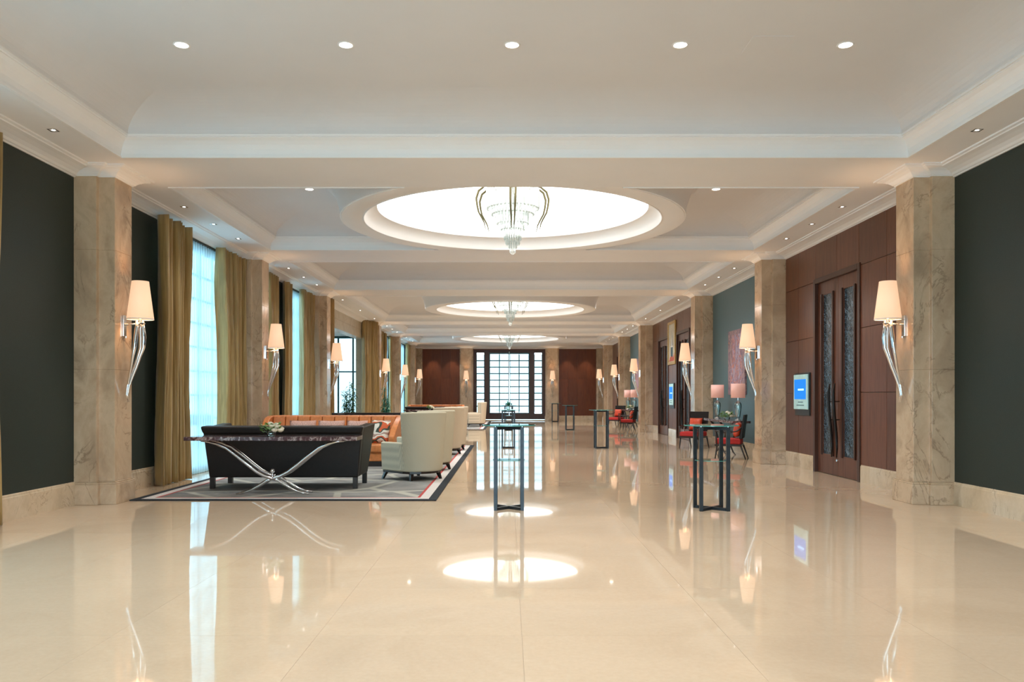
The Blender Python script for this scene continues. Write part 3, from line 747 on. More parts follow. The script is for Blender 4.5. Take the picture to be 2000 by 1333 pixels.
# ------------------------------------------------------------------ chandeliers
def chandelier():
    t = thing('chandelier', '', 'chandelier', (0, DOMES[0], 0), group='crystal chandeliers under the round domes')
    MB().cyl(0, 0, 5.2, 5.54, .12, 24).cyl(0, 0, 4.9, 5.2, .03, 12).build('stem', M['brass'], t)
    tiers = [(.44, 4.62, 5.0, 40), (.36, 4.52, 4.8, 36), (.27, 4.36, 4.62, 30), (.20, 4.26, 4.46, 24), (.145, 4.10, 4.34, 22), (.115, 4.02, 4.22, 18), (.065, 3.955, 4.10, 10)]
    for r, z0, z1, n in tiers:
        m = MB()
        m.lathe([(r-.006, z1-.01), (r+.006, z1-.01), (r+.006, z1), (r-.006, z1)], 32, closed=True)
        for k in range(n):
            a = 2*pi*k/n; x, y = r*cos(a), r*sin(a); w = .36*2*pi*r/n
            m.cyl(x, y, z0+.03, z1-.01, w, 5, smooth=False); m.cyl(x, y, z0, z0+.03, .002, 5, w, smooth=False)
        m.build('crystal_tier', M['crystal'], t)
    MB().ball(0, 0, 3.915, .055, 16, 10).build('finial', M['bulbglow'] if 0 else M['crystal'], t)
    for k in range(4):
        a = -pi/2+k*pi/2
        for q in (-1, 1):
            prof = [(.28, 5.0), (.45, 5.02), (.56, 4.93), (.60, 4.80), (.585, 4.68), (.56, 4.57), (.50, 4.46), (.46, 4.38), (.45, 4.32), (.43, 4.26)]
            pts = []
            for j, (r, z) in enumerate(prof):
                bb = a+q*(.085-.004*j); rr = r+q*.028; pts.append((rr*cos(bb), rr*sin(bb), z+.02*q))
            MB().tube(pts, [.014, .018, .021, .021, .019, .017, .015, .012, .009, .006], 6).build('scroll_arm', M['brass'], t)
    return t
ch = chandelier(); ch['label'] = 'tiered crystal chandelier with brass scroll arms under the nearest round dome'
copy_thing(ch, (0, DOMES[1], 0), 0, 'tiered crystal chandelier hanging under the middle round dome')
copy_thing(ch, (0, DOMES[2], 0), 0, 'tiered crystal chandelier hanging under the farthest dome, in front of the end window')

# ------------------------------------------------------------------ sconces
def sconce():
    t = thing('sconce', '', 'wall lamp', (0, 0, 0), group='chrome horn sconces with cone shades on the pilasters')
    MB().box(0, -.04, -.09, .025, .04, .19).cyl(.034, 0, -.11, -.09, .012, 8).build('back_plate', M['chrome'], t, bevel=.004)
    arm = MB().tube([(.02, 0, .07), (.10, 0, .07), (.225, 0, .085)], .012, 8).box(.17, -.03, .075, .28, .03, .09).tube([(.225, 0, .085), (.225, 0, .16)], .02, 8).build('arm', M['chrome'], t)
    for q, o in ((-1, -.025), (1, -.025), (0, .035)):
        pts = [(.225+o, q*.045, .11), (.228+o, q*.055, .02), (.230+o*1.3, q*.075, -.10), (.222+o*1.3, q*.09, -.24), (.185+o, q*.08, -.36), (.145+o*.8, q*.05, -.50), (.10+o*.6, q*.02, -.63), (.065+o*.4, -q*.004, -.75), (.05+o*.2, -q*.014, -.87), (.062+o*.3, q*.004, -.97)]
        MB().tube(pts, [.018, .024, .026, .024, .021, .018, .015, .012, .010, .005], 10).build('horn', M['chrome'], t)
    shd = MB().lathe([(.172, .135), (.108, .645), (.105, .645), (.169, .135)], 32, .225, 0, closed=True).build('lamp_shade', M['shade'], t)
    MB().ball(.225, 0, .30, .045, 12, 8, 1.3).build('bulb', M['bulbglow'], arm)
    MB().lathe([(.174, .133), (.172, .145), (.168, .145), (.168, .133)], 32, .225, 0, closed=True).build('shade_trim', M['trimwhite'], shd)
    return t
SZ = 2.30
sco = sconce(); first = True
def put_sconce(loc, rz, label):
    global first
    if first:
        sco.location = loc; sco.rotation_euler = (0, 0, rz); sco['label'] = label; first = False
    else: copy_thing(sco, loc, rz, label)
    l = bpy.data.lights.new('sconce_bulb', 'POINT'); l.energy = SCONCE_W; l.color = (1, .62, .34); l.shadow_soft_size = .06
    o = bpy.data.objects.new('sconce_light', l); COL.objects.link(o)
    o.location = (loc[0]+.225*cos(rz), loc[1]+.225*sin(rz), loc[2]+.40)
for s in (-1, 1):
    for i, yc in enumerate(PY):
        put_sconce((s*5.216, yc, SZ), 0 if s < 0 else pi, 'lit chrome sconce with cream cone shade on the %s %s pilaster' % (ORD[i], sidew[s]))
put_sconce((-2.53, YE-.40, SZ), -pi/2, 'lit chrome sconce facing the hall, left of the gridded end window')
put_sconce((2.53, YE-.40, SZ), -pi/2, 'lit chrome sconce facing the hall, right of the gridded end window')

# ------------------------------------------------------------------ rugs
def rug(y0, y1, label):
    x0, x1 = -5.18, -1.05
    if y1 > 40: x0 = -5.18
    xc, yc = (x0+x1)/2, (y0+y1)/2; w, l = (x1-x0)/2, (y1-y0)/2
    t = thing('rug', label, 'rug', (xc, yc, 0), group='large geometric rugs under the seating groups')
    def ring(a, b, z0, z1): 
        m = MB()
        m.box(-w+a, -l+a, 0, w-a, -l+b, z1).box(-w+a, l-b, 0, w-a, l-a, z1).box(-w+a, -l+b, 0, -w+b, l-b, z1).box(w-b, -l+b, 0, w-a, l-b, z1); return m
    ring(0, .11, 0, .014).build('outer_border', M['rugnavy'], t)
    ring(.11, .24, 0, .0145).build('ivory_band', M['rugwhite'], t)
    ring(.24, .28, 0, .014).build('red_band', M['rugred'], t)
    MB().box(-w+.28, -l+.28, 0, w-.28, l-.28, .0135).build('field', M['rug'], t)
    return t
rug(11.03, 23.6, 'near grey geometric rug with navy, ivory and red border under the first seating group')
rug(35.3, 47.0, 'far grey geometric rug under the second seating group near the end wall')
RZ = .0145

# ------------------------------------------------------------------ sofas
def black_sofa():
    t = thing('leather_sofa', '', 'sofa', group='dark leather sofas of the seating groups')
    # local: back at -y (towards the camera when rz=0), seat opens to +y
    MB().hexa([(-1.12, -.44, .17), (1.12, -.44, .17), (1.12, -.28, .17), (-1.12, -.28, .17)], [(-1.20, -.50, .90), (1.20, -.50, .90), (1.20, -.34, .92), (-1.20, -.34, .92)]).build('backrest', M['leather'], t, bevel=.02)
    MB().hexa([(-1.19, -.53, .83), (1.19, -.53, .83), (1.19, -.36, .83), (-1.19, -.36, .83)], [(-1.23, -.545, .945), (1.23, -.545, .945), (1.21, -.33, .955), (-1.21, -.33, .955)]).build('top_roll', M['leather'], t, bevel=.035, seg=3)
    for s in (-1, 1):
        MB().hexa([(s*.96, -.28, .17), (s*1.12, -.28, .17), (s*1.12, .44, .17), (s*.96, .44, .17)], [(s*1.04, -.34, .93), (s*1.20, -.34, .93), (s*1.24, .46, .965), (s*1.08, .46, .965)]).build('arm', M['leather'], t, bevel=.02)
    MB().box(-.96, -.28, .17, .96, .42, .32).build('seat_base', M['leather'], t, bevel=.01)
    for k in range(3):
        MB().box(-.96+k*.64+.004, -.26, .32, -.32+k*.64-.004, .44, .46).build('seat_cushion', M['leather'], t, bevel=.04, seg=3)
        MB().hexa([(-.96+k*.64+.004, -.28, .46), (-.32+k*.64-.004, -.28, .46), (-.32+k*.64-.004, -.12, .46), (-.96+k*.64+.004, -.12, .46)], [(-.96+k*.64+.004, -.34, .90), (-.32+k*.64-.004, -.34, .90), (-.32+k*.64-.004, -.22, .90), (-.96+k*.64+.004, -.22, .90)]).build('back_cushion', M['leather'], t, bevel=.03, seg=3)
    for x in (-1.08, 1.08):
        for y in (-.40, .40):
            MB().box(x-.035, y-.035, 0, x+.035, y+.035, .175).build('leg', M['ebony'], t, bevel=.003, seg=1)
    return t
bs = black_sofa()
bs.location = (-3.47, 12.80, RZ); bs['label'] = 'dark brown leather sofa seen from behind, nearest the camera behind the chrome console'
copy_thing(bs, (-3.55, 22.3, RZ), pi, 'dark leather sofa at the far end of the near rug, above the orange sofas')
copy_thing(bs, (-3.47, 37.1, RZ), 0, 'dark leather sofa on the far rug, seen beyond the near armchairs')

def orange_sofa():
    t = thing('orange_sofa', '', 'sofa', group='orange channel-back leather sofas')
    # faces -y
    MB().box(-1.28, -.42, .10, 1.28, .40, .27).build('base', M['orange'], t, bevel=.02)
    MB().box(-1.26, -.40, .0, 1.26, .38, .10).build('plinth', M['ebony'], t)
    for k in range(2):
        a = -1.20 if k == 0 else .004
        MB().box(a, -.46, .27, a+1.196, .22, .45).build('seat_cushion', M['orange'], t, bevel=.05, seg=3)
    n = 10
    for k in range(n):
        x0 = -1.27+k*2.54/n; x1 = x0+2.54/n
        m = MB(); 
        m.hexa([(x0+.003, .10, .40), (x1-.003, .10, .40), (x1-.003, .30, .40), (x0+.003, .30, .40)], [(x0+.003, .24, 1.0), (x1-.003, .24, 1.0), (x1-.003, .38, 1.0), (x0+.003, .38, 1.0)])
        m.build('back_channel', M['orange'], t, bevel=.03, seg=3)
    MB().hexa([(-1.28, .28, .1), (1.28, .28, .1), (1.28, .42, .1), (-1.28, .42, .1)], [(-1.32, .36, 1.0), (1.32, .36, 1.0), (1.32, .44, 1.0), (-1.32, .44, 1.0)]).build('backrest', M['orange'], t, bevel=.02)
    for s in (-1, 1):
        m = MB(); prof = []
        ys = [-.44, -.30, -.10, .10, .30, .42]; zt = [.60, .74, .88, .96, .99, 1.0]; xo = [.0, .02, .05, .07, .08, .06]
        vs = []
        for y, z, q in zip(ys, zt, xo):
            vs += [(s*1.18, y, .10), (s*1.30, y, .10), (s*(1.34+q), y, z), (s*(1.22+q), y, z)]
        fs = []
        for i in range(5):
            for k in range(4): l = (k+1) % 4; fs.append((i*4+k, i*4+l, (i+1)*4+l, (i+1)*4+k))
        fs += [(0, 1, 2, 3), (23, 22, 21, 20)]
        m.add(vs, fs).build('wing_arm', M['orange'], t, bevel=.025, seg=3)
    return t
osf = orange_sofa(); osf.location = (-3.68, 16.75, RZ); osf['label'] = 'orange leather sofa with channelled back, facing the camera behind the dark sofa'
copy_thing(osf, (-3.68, 17.75, RZ), pi, 'orange leather sofa set back to back behind the front orange sofa')
copy_thing(osf, (-3.68, 41.0, RZ), 0, 'orange leather sofa on the far rug, small above the near armchairs')

def pillow(name, mat, loc, rot, label, w=.5, h=.42, group=None):
    m = MB(); n = 10; vs = []
    for side in (1, -1):
        for j in range(n+1):
            for i in range(n+1):
                u, v = i/n*2-1, j/n*2-1
                th = .085*max(0, (1-u**4)*(1-v**4))**.6
                pin = 1-.06*(1-abs(u*v))*(abs(u) > .99 or abs(v) > .99)
                vs.append((u*w/2*pin, side*th, v*h/2*pin))
    fs = []
    for s_ in range(2):
        o = s_*(n+1)**2
        for j in range(n):
            for i in range(n): fs.append((o+j*(n+1)+i, o+j*(n+1)+i+1, o+(j+1)*(n+1)+i+1, o+(j+1)*(n+1)+i))
    m.add(vs, fs, 0, True)
    o = m.build(name, M[mat]); o.location = loc; o.rotation_euler = rot
    bm = bmesh.new(); bm.from_mesh(o.data); bmesh.ops.remove_doubles(bm, verts=bm.verts, dist=.0005); bm.to_mesh(o.data); bm.free()
    return tag(o, label, 'pillow', group)
PG = 'scatter pillows on the orange sofa'
pillow('pillow', 'pinkpillow', (-4.25, 16.62, .70), (-.25, 0, .03), 'dusty pink pillow on the orange sofa, left of the pair peeking over the dark sofa', .54, .46, PG)
pillow('pillow', 'pinkpillow', (-3.67, 16.62, .70), (-.25, 0, 0), 'dusty pink pillow on the orange sofa, right of the pair peeking over the dark sofa', .54, .46, PG)
pillow('pillow', 'pinkpillow', (-3.14, 16.62, .70), (-.25, 0, .02), 'pale patterned pillow on the orange sofa, just left of the bright zigzag pillow', .42, .46, PG)
pillow('pillow', 'patt', (-2.66, 16.58, .70), (-.25, 0, -.2), 'bold patterned pillow in white, orange and black at the right end of the orange sofa', .40, .48, PG)

# ------------------------------------------------------------------ armchairs
def armchair(mat):
    t = thing('armchair', '', 'armchair', group='high-back cream fabric armchairs')
    def shell(a0, a1, n, hf, zb=.15, th=.10):
        # plan: U open to -y ; a from 0 (left arm front) to 1 (right arm front)
        pts = []
        for i in range(n+1):
            a = a0+(a1-a0)*i/n
            L1 = .52; Lc = pi*.36; tot = 2*L1+Lc; s_ = a*tot
            if s_ < L1: x, y, nx_, ny_ = -.36, -.40+s_, -1, 0
            elif s_ < L1+Lc:
                b = (s_-L1)/Lc*pi; x, y = -.36*cos(b), .12+.30*sin(b); nx_, ny_ = -cos(b), sin(b)
            else: x, y, nx_, ny_ = .36, .12-(s_-L1-Lc), 1, 0
            pts.append((x, y, nx_, ny_, a))
        vs = []
        for x, y, nx_, ny_, a in pts:
            h = hf(a); lean = .07 if h > .8 else .02
            vs += [(x-nx_*th/2, y-ny_*th/2, zb), (x+nx_*th/2, y+ny_*th/2, zb), (x+nx_*(th/2+lean), y+ny_*(th/2+lean*1.2), h), (x+nx_*(lean-th/2), y+ny_*(lean*1.2-th/2), h)]
        fs = []
        for i in range(n):
            for k in range(4): l = (k+1) % 4; fs.append((i*4+k, i*4+l, (i+1)*4+l, (i+1)*4+k))
        fs += [(3, 2, 1, 0), tuple(4*n+k for k in range(4))]
        return MB().add(vs, fs, 0, True)
    def bevelled(mb, name): 
        o = mb.build(name, M[mat], t, bevel=.03, seg=3); return o
    bevelled(shell(0, .275, 8, lambda a: .63), 'arm')
    bevelled(shell(.725, 1, 8, lambda a: .63), 'arm')
    bevelled(shell(.27, .73, 18, lambda a: 1.13+.012*sin((a-.27)/.46*pi)), 'backrest')
    MB().prism([(-.32, -.38), (.32, -.38), (.34, .15), (.22, .33), (0, .40), (-.22, .33), (-.34, .15)], .15, .34).build('seat_base', M[mat], t, bevel=.01)
    MB().prism([(-.305, -.42), (.305, -.42), (.305, .18), (.2, .28), (-.2, .28), (-.305, .18)], .34, .47).build('seat_cushion', M[mat], t, bevel=.04, seg=3)
    MB().prism([(-.38, -.39), (.38, -.39), (.38, .16), (.33, .29), (.18, .40), (0, .435), (-.18, .40), (-.33, .29), (-.38, .16)], .115, .15).build('plinth_band', M['ebony'], t)
    for x, y in ((-.34, -.35), (.34, -.35), (-.28, .27), (.28, .27)):
        k = 1.12
        MB().hexa([(x*k-.018, y*k-.018, 0), (x*k+.018, y*k-.018, 0), (x*k+.018, y*k+.018, 0), (x*k-.018, y*k+.018, 0)], [(x-.03, y-.03, .12), (x+.03, y-.03, .12), (x+.03, y+.03, .12), (x-.03, y+.03, .12)]).build('leg', M['ebony'], t)
    return t
R = radians
ac = armchair('beige'); ac.location = (-1.66, 13.9, RZ); ac.rotation_euler = (0, 0, R(-136)); ac['label'] = 'cream woven armchair seen from behind, nearest the camera beside the dark sofa'
copy_thing(ac, (-1.63, 15.65, RZ), R(-130), 'cream woven armchair directly behind the nearest armchair, only its right edge visible')
ac2 = armchair('beige2'); ac2.location = (-1.68, 19.9, RZ); ac2.rotation_euler = (0, 0, R(-135)); ac2['label'] = 'sand coloured armchair on the near rug, third from the camera'
copy_thing(ac2, (-1.66, 21.4, RZ), R(-120), 'sand coloured armchair near the far edge of the near rug, fourth from the camera')
copy_thing(ac2, (-1.62, 38.4, RZ), R(-78), 'cream armchair on the far rug turned side-on, front of the far pair')
copy_thing(ac2, (-1.66, 40.3, RZ), R(-100), 'cream armchair on the far rug, behind the other far armchair')

# ------------------------------------------------------------------ console tables
def console(L, D, H, mtop, mleg, name='console_table', span=.92, cat='console table'):
    t = thing(name, '', cat)
    MB().box(-L/2, -D/2, H-.055, L/2, D/2, H).build('marble_top', M[mtop], t, bevel=.005)
    for y in (-D/2+.12, D/2-.10):
        for s in (-1, 1):
            k = span/.92
            c = [(1.02*k, H-.066), (.92*k, H-.072), (.80*k, H-.10), (.66*k, H-.16), (.50*k, H-.28), (.35*k, .42), (.22*k, .32), (.11*k, .262), (.02, .232), (-.05, .225)]
            MB().tube([(s*x, y, z) for x, z in c], [.008, .016, .022, .025, .026, .027, .027, .027, .026, .024], 8, flat=1.3).build('scroll_bar', M[mleg], t)
            c = [(0, .222), (.07, .205), (.18, .135), (.30, .065), (.42, .022), (.52, .010)]
            MB().tube([(s*x, y, z) for x, z in c], [.024, .024, .021, .018, .014, .008], 8).build('foot', M[mleg], t)
    MB().tube([(0, -D/2+.10, .235), (0, D/2-.08, .235)], .028, 10).tube([(0, -D/2+.12, .25), (0, -D/2+.12, .31)], .012, 8).ball(0, -D/2+.12, .335, .034).build('hub', M[mleg], t)
    return t
cns = console(2.44, .46, .823, 'marble_dark', 'chrome'); cns.location = (-3.43, 11.76, RZ)
cns['label'] = 'dark marble console table on crossed chrome scroll legs, on the near rug'; cns['group'] = 'marble and chrome console tables behind the dark sofas'
copy_thing(cns, (-3.43, 36.05, RZ), 0, 'dark marble console table on the far rug behind the far dark sofa', 'marble and chrome console tables behind the dark sofas')

# ------------------------------------------------------------------ flowers
def flowers(loc, label, s=1.0, rs=1):
    rnd = random.Random(rs)
    t = thing('flower_arrangement', label, 'flowers', loc)
    MB().lathe([(.001, 0), (.05*s, 0), (.065*s, .03*s), (.06*s, .06*s), (.045*s, .06*s), (.001, .055*s)], 16).build('bowl', M['lampglass'], t)
    m = MB()
    for k in range(90):
        a = rnd.uniform(0, 2*pi); e = rnd.uniform(-.1, 1.35); r = rnd.uniform(.05, .15)*s
        cx, cy_, cz = r*cos(a)*cos(e*.7), r*sin(a)*cos(e*.7), .06*s+r*.75*sin(e)
        l = rnd.uniform(.035, .06)*s; w = l*.42; b = a+rnd.uniform(-.6, .6); dz = rnd.uniform(-.3, .9)
        d = (cos(b)*l, sin(b)*l, dz*l); sd = (-sin(b)*w, cos(b)*w, rnd.uniform(-.3, .3)*w)
        p = (cx, cy_, max(cz, .02))
        m.add([p, (p[0]+d[0]*.5+sd[0], p[1]+d[1]*.5+sd[1], p[2]+d[2]*.5+sd[2]+.005), (p[0]+d[0], p[1]+d[1], p[2]+d[2]), (p[0]+d[0]*.5-sd[0], p[1]+d[1]*.5-sd[1], p[2]+d[2]*.5-sd[2]+.005)], [(0, 1, 2, 3)])
    m.build('foliage', M['flowerleaf'], t)
    for k, (x, y, z) in enumerate([(.03, -.06, .13), (.09, -.03, .12), (.13, -.04, .075), (.07, -.09, .08), (.0, -.03, .155), (.06, .03, .14), (.12, .03, .09)]):
        m = MB()
        for q in range(3):
            rr = (.042-.011*q)*s
            m.lathe([(rr*.35, z*s-.02*s), (rr*.9, z*s-.005*s), (rr, z*s+.012*s), (rr*.82, z*s+(.022+.006*q)*s)], 9, x*s, y*s)
        m.ball(x*s, y*s, z*s+.012*s, .016*s, 8, 6)
        m.build('rose', M['rose'], t)
    return t
flowers((-3.47, 11.72, RZ+.823), 'bunch of cream roses and green leaves on the near marble console', 1.12, 3)
flowers((-3.5, 36.0, RZ+.823), 'small green bunch of flowers on the far marble console', 1.1, 5)

# ------------------------------------------------------------------ cocktail tables
def cocktail():
    t = thing('cocktail_table', '', 'cocktail table', group='tall glass-topped cocktail tables on black steel frames')
    a = .165; b = .013; H = 1.03
    f = MB()
    for x, y in ((-a, -a), (a, -a), (a, a), (-a, a)):
        MB().box(x-.022, y-.022, 0, x+.022, y+.022, H).build('leg', M['blackmetal'], t, bevel=.002, seg=1)
    for z in (0.0, H-.035):
        for s in (-1, 1):
            dx, dy = a, a*s; L = math.hypot(dx, dy); nx_, ny_ = -dy/L*.018, dx/L*.018
            c0 = [(-dx+nx_, -dy+ny_), (-dx-nx_, -dy-ny_), (dx-nx_, dy-ny_), (dx+nx_, dy+ny_)]
            MB().prism(c0, z, z+.035-.0008*(s > 0)).build('cross_bar', M['blackmetal'], t)
    g = MB(); R_ = .335
    def disc(r, z0, z1, n=48):
        m = MB(); vs = [(r*cos(2*pi*k/n), r*sin(2*pi*k/n), z) for z in (z0, z1) for k in range(n)]
        m.add(vs[:n], [tuple(range(n))[::-1]], 0); m.add(vs[n:], [tuple(range(n))], 0)
        m.add(vs, [(k, (k+1) % n, n+(k+1) % n, n+k) for k in range(n)], 1); return m
    disc(R_, H+.012, H+.024).build('glass_top', [M['tableglass'], M['glassedge']], t)
    for x, y in ((-a, -a), (a, -a), (a, a), (-a, a)): MB().cyl(x, y, H, H+.0125, .014, 10).build('standoff', M['chrome'], t)
    s_ = disc(.20, .61, .618); s_.build('glass_shelf', [M['tableglass'], M['glassedge']], t)
    return t
ct = cocktail(); ct.location = (-.07, 10.27, 0); ct['label'] = 'tall glass-topped cocktail table nearest the camera in the middle of the hall'
GT = 'tall glass-topped cocktail tables on black steel frames'
for loc, lab in (((-.07, 22.5, 0), 'tall glass cocktail table second in the middle row, with dark foliage on it'), ((-.05, 34.6, 0), 'tall glass cocktail table third in the middle row, seen through the second'), ((-.03, 45.8, 0), 'tall glass cocktail table farthest in the middle row, before the end window'),
                 ((2.45, 10.2, 0), 'tall glass cocktail table nearest the camera on the right side of the hall'), ((2.47, 22.4, 0), 'tall glass cocktail table second in the right row'), ((2.55, 34.8, 0), 'tall bluish glass cocktail table third in the right row, before the wood wall'), ((2.6, 46.6, 0), 'small tall cocktail table farthest right, before the end wall pilaster')):
    copy_thing(ct, loc, 0, lab)
# dark foliage decoration on the second table
def frond_vase(loc, label):
    rnd = random.Random(2); t = thing('foliage_vase', label, 'plant', loc)
    MB().lathe([(.001, 0), (.04, 0), (.05, .04), (.035, .09), (.04, .10)], 16).build('vase', M['lampglass'], t)
    m = MB()
    for k in range(60):
        a = rnd.uniform(0, 2*pi); L = rnd.uniform(.08, .17); e = rnd.uniform(.2, 1.4)
        p = (0, 0, .09); q = (L*cos(e)*cos(a), L*cos(e)*sin(a), .09+L*sin(e))
        w = .014; sx, sy = -sin(a)*w, cos(a)*w; c = tuple((p[i]*.35+q[i]*.65) for i in range(3))
        m.add([p, (c[0]+sx, c[1]+sy, c[2]), q, (c[0]-sx, c[1]-sy, c[2])], [(0, 1, 2, 3)])
    m.build('foliage', M['leafteal'], t)
frond_vase((-.07, 22.5, 1.054), 'small vase of dark foliage on the second middle cocktail table')

# ------------------------------------------------------------------ tall potted palms
def palm(loc, H, label, mat, wid, seed):
    rnd = random.Random(seed); t = thing('potted_palm', label, 'potted plant', loc)
    MB().lathe([(.001, 0), (.17, 0), (.22, .40), (.20, .40), (.18, .36), (.001, .36)], 24).build('pot', M['pot'], t)
    m = MB(); st = MB()
    for k in range(11):
        a = rnd.uniform(0, 2*pi); r = rnd.uniform(.02, .10); h = H*rnd.uniform(.55, .98) if k else H
        bx, by = r*cos(a), r*sin(a); tx, ty = bx*(1+wid*2), by*(1+wid*2)
        pts = [(bx+(tx-bx)*u, by+(ty-by)*u, .36+(h-.36)*u) for u in (0, .35, .7, 1)]
        st.tube(pts, [.010, .009, .006, .003], 5)
        nl = int(26*h/H)
        for j in range(nl):
            u = .12+.88*j/nl; z = .36+(h-.36)*u; x = bx+(tx-bx)*u; y = by+(ty-by)*u
            for q in range(3):
                b = rnd.uniform(0, 2*pi); L = wid*rnd.uniform(.5, 1.0)*(1-.55*u)+.05; dr = rnd.uniform(-.75, .45)
                w = .016; e = (x+L*cos(b), y+L*sin(b), z+L*dr); c = (x+L*.5*cos(b), y+L*.5*sin(b), z+L*dr*.3+.03); sx, sy = -sin(b)*w, cos(b)*w
                m.add([(x, y, z), (c[0]+sx, c[1]+sy, c[2]), e, (c[0]-sx, c[1]-sy, c[2])], [(0, 1, 2, 3)])
    st.build('stems', M[mat], t); f = m.build('foliage', M[mat], t); f['kind'] = 'stuff'
palm((-5.05, 25.6, 0), 1.88, 'tall dark green feathery plant in front of the glazed entrance', 'leaf', .36, 4)
palm((-4.42, 29.2, 0), 1.76, 'blue green bushy plant in front of the far entrance drape', 'leafteal', .26, 9)

# ------------------------------------------------------------------ right side alcove furniture (two sets)
def redchair():
    t = thing('red_armchair', '', 'armchair', group='red-seated open-arm chairs beside the lamp tables')
    # faces -y
    MB().box(-.27, -.29, .33, .27, .27, .46).build('seat', M['red'], t, bevel=.03, seg=3)
    MB().box(-.28, -.30, .29, .28, .28, .335).build('seat_rail', M['ebony'], t, bevel=.005)
    MB().hexa([(-.27, .24, .46), (.27, .24, .46), (.27, .30, .46), (-.27, .30, .46)], [(-.28, .33, 1.0), (.28, .33, 1.0), (.28, .37, 1.0), (-.28, .37, 1.0)]).build('backrest', M['leather'], t, bevel=.012)
    for s in (-1, 1):
        MB().tube([(s*.27, -.29, .0), (s*.265, -.27, .12), (s*.26, -.25, .29)], [.014, .018, .022], 8).tube([(s*.26, -.25, .29), (s*.27, -.265, .46), (s*.285, -.27, .62)], [.022, .018, .016], 8).build('leg', M['ebony'], t)
        MB().tube([(s*.27, .38, .0), (s*.265, .33, .14), (s*.26, .27, .31)], [.014, .018, .022], 8).build('leg', M['ebony'], t)
        MB().tube([(s*.285, -.29, .635), (s*.30, -.15, .61), (s*.30, .05, .60), (s*.285, .20, .64), (s*.275, .30, .72)], [.016, .02, .02, .018, .016], 8).build('arm', M['ebony'], t)
    return t
def lamp():
    t = thing('table_lamp', '', 'table lamp', group='aqua glass table lamps on the alcove consoles')
    MB().lathe([(.001, 0), (.07, 0), (.07, .018), (.035, .03), (.035, .045)], 24).build('foot', M['chrome'], t)
    MB().lathe([(.035, .045), (.05, .08), (.068, .20), (.082, .33), (.08, .39), (.055, .43), (.022, .455), (.018, .475)], 24).build('glass_body', M['lampglass'], t)
    MB().cyl(0, 0, .475, .56, .012, 10).tube([(0, 0, .05), (0, 0, .475)], .005, 6).build('stem', M['chrome'], t)
    MB().lathe([(.163, .535), (.163, .87), (.159, .87), (.159, .535)], 32, closed=True).build('lamp_shade', M['pinkshade'], t)
    return t
rc = redchair(); lp = lamp()
ac_ = console(2.7, .44, .845, 'marble_dark', 'ebony', span=1.0); ac_.location = (5.30, 20.25, 0); ac_.rotation_euler = (0, 0, pi/2)
ac_['group'] = 'long console tables against the green alcove walls'
def alcove(dy, first_, w):
    if first_: rc.location = (4.98, 18.70, 0); rc.rotation_euler = (0, 0, R(-112)); rc['label'] = 'red-seated armchair with dark back, nearest the camera in the %s green alcove' % w
    else: copy_thing(rc, (4.98, 18.7+dy, 0), R(-112), 'red-seated armchair with dark back, nearest the camera in the %s green alcove' % w)
    copy_thing(rc, (4.98, 22.35+dy, 0), R(-40), 'red-seated armchair at the far side of the lamp table in the %s green alcove' % w)
    pillow('pillow', 'redpillow', (5.14, 18.62+dy, .66), (.22, 0, R(-112)+pi), 'orange red pillow leaning on the nearer red armchair of the %s green alcove' % w, .36, .34, 'orange red pillows on the alcove chairs')
    pillow('pillow', 'redpillow', (5.07, 22.48+dy, .66), (-.22, 0, R(-40)), 'orange red pillow on the farther red armchair of the %s green alcove' % w, .38, .34, 'orange red pillows on the alcove chairs')
    if first_:
        ac_['label'] = 'long dark console table with two lamps in the %s green alcove' % w
        lp.location = (5.34, 19.3, .845); lp['label'] = 'aqua glass lamp with rose drum shade, nearer of the two in the %s green alcove' % w
    else:
        copy_thing(ac_, (5.30, 20.25+dy, 0), pi/2, 'long dark console table with two lamps in the %s green alcove' % w)
        copy_thing(lp, (5.34, 19.3+dy, .845), 0, 'aqua glass lamp with rose drum shade, nearer of the two in the %s green alcove' % w)
    copy_thing(lp, (5.34, 21.2+dy, .845), 0, 'aqua glass lamp with rose drum shade, farther of the two in the %s green alcove' % w)
    flowers((5.24, 19.9+dy, .845), 'low bunch of cream roses between the two lamps in the %s green alcove' % w, 1.15, 7)
    # painting on the green wall
    p = thing('painting', 'tall abstract red and violet canvas above the lamps in the %s green alcove' % w, 'painting', (WX, 20.65+dy, 2.28), group='abstract canvases in the green alcoves')
    cv = MB().box(-.05, -.75, -.82, 0, .75, .82).build('canvas', M['art1'], p, bevel=.003, seg=1)
    m = MB(); rnd = random.Random(4); yy = []; 
    L_ = [(-.45+rnd.uniform(-.08, .08), -.8+1.5*k/9) for k in range(10)]; R2 = [(.45+rnd.uniform(-.12, .12), .7-1.5*k/9) for k in range(10)]
    poly = L_+R2; n = len(poly)
    m.add([(-.052, a, b) for a, b in poly], [tuple(range(n))]); m.build('painted_figure_field', M['art1core'], cv)
alcove(0, True, 'near'); alcove(15.8, False, 'far')

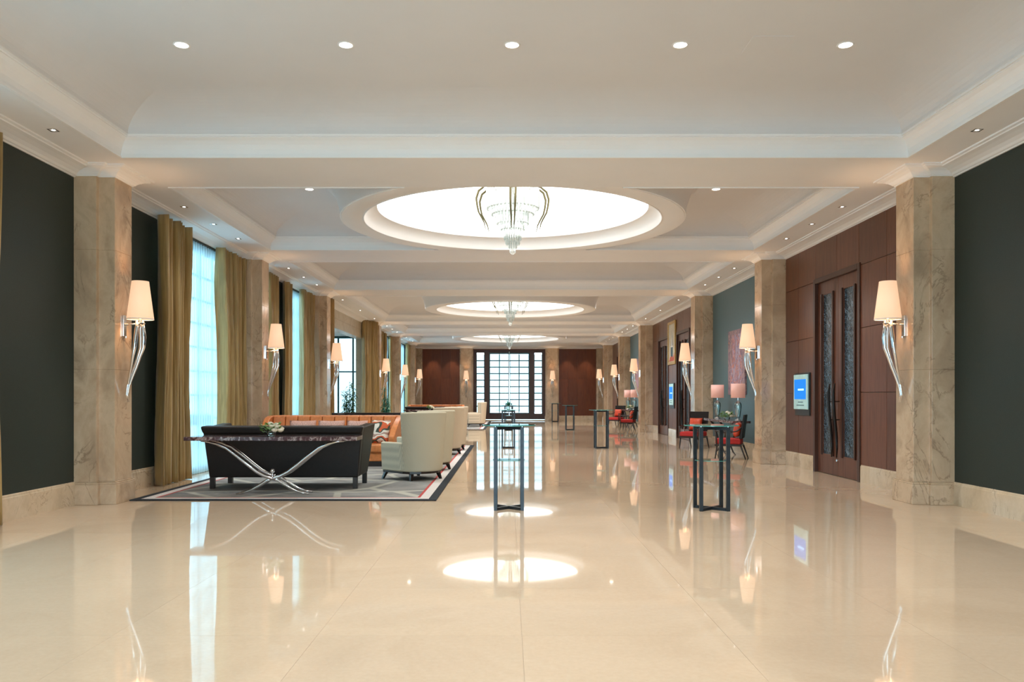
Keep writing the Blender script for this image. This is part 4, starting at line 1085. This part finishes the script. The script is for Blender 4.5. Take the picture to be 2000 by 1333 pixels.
# framed picture between the far double doors
p = thing('framed_picture', 'tall gilt-framed picture of a slender blue and white form between two double doors', 'painting', (WX-.022, 28.78, 3.30))
MB().box(-.05, -.66, -.76, 0, -.56, .76).box(-.05, .56, -.76, 0, .66, .76).box(-.05, -.56, .66, 0, .56, .76).box(-.05, -.56, -.76, 0, .56, -.66).build('frame', M['gilt'], p, bevel=.012, seg=1)
cv = MB().box(-.02, -.56, -.66, -.005, .56, .66).build('canvas', M['canvas'], p)
MB().add([(-.022, -.04, .42), (-.022, .16, -.12), (-.022, .20, -.52), (-.022, -.16, -.52), (-.022, -.18, -.12)], [(0, 1, 2, 3, 4)]).build('painted_body', M['artblue'], cv)
MB().add([(-.024, -.03, .40), (-.024, .10, -.10), (-.024, -.10, -.12)], [(0, 1, 2)]).add([(-.024, -.18, -.10), (-.024, .20, -.10), (-.024, .20, -.15), (-.024, -.18, -.15)], [(0, 1, 2, 3)]).build('painted_highlight', M['artwhite'], cv)
MB().add([(-.024, -.50, -.64), (-.024, .50, -.64), (-.024, .3, -.5), (-.024, .1, -.45), (-.024, -.2, -.52), (-.024, -.45, -.35)], [(0, 1, 2, 3, 4, 5)]).build('painted_ground', M['artred'], cv)

# wall display screens
def screen(y0, y1, z0, z1, label):
    t = thing('display_screen', label, 'screen', (WX-.022, (y0+y1)/2, (z0+z1)/2)); w = (y1-y0)/2; h = (z1-z0)/2
    MB().box(-.03, -w-.03, -h-.12, 0, w+.01, h+.03).build('backing_plate', M['blackplastic'], t, bevel=.004, seg=1)
    cs = MB().box(-.06, -w, -h, -.03, w, h).build('casing', M['whiteplastic'], t, bevel=.006, seg=1)
    MB().box(-.063, -w+.07, -h*.42, -.058, w-.05, h*.72).build('display', M['screen'], cs)
    MB().box(-.065, -.2, h*.08, -.063, .12, h*.08+.035).build('display_text', M['screentext'], cs)
    MB().box(-.063, -.14, -h*.62, -.059, .12, -h*.62+.022).box(-.063, -.2, -h*.80, -.059, .2, -h*.80+.022).build('printed_text', M['graytext'], cs)
    return t
screen(15.66, 16.40, 1.16, 1.84, 'white wall-mounted blue display screen between the second right pilaster and the near double door')
screen(28.40, 29.10, 1.12, 1.86, 'pale wall-mounted display panel between the two far double doors')
so = MB().box(-.006, -.04, -.04, 0, .04, .04).cyl(0, 0, 0, .001, .01, 8)
o = so.build('wall_socket', M['socket']); o.location = (WX-.032, 31.9, .17); tag(o, 'small grey socket in the right baseboard beyond the far double doors', 'socket')
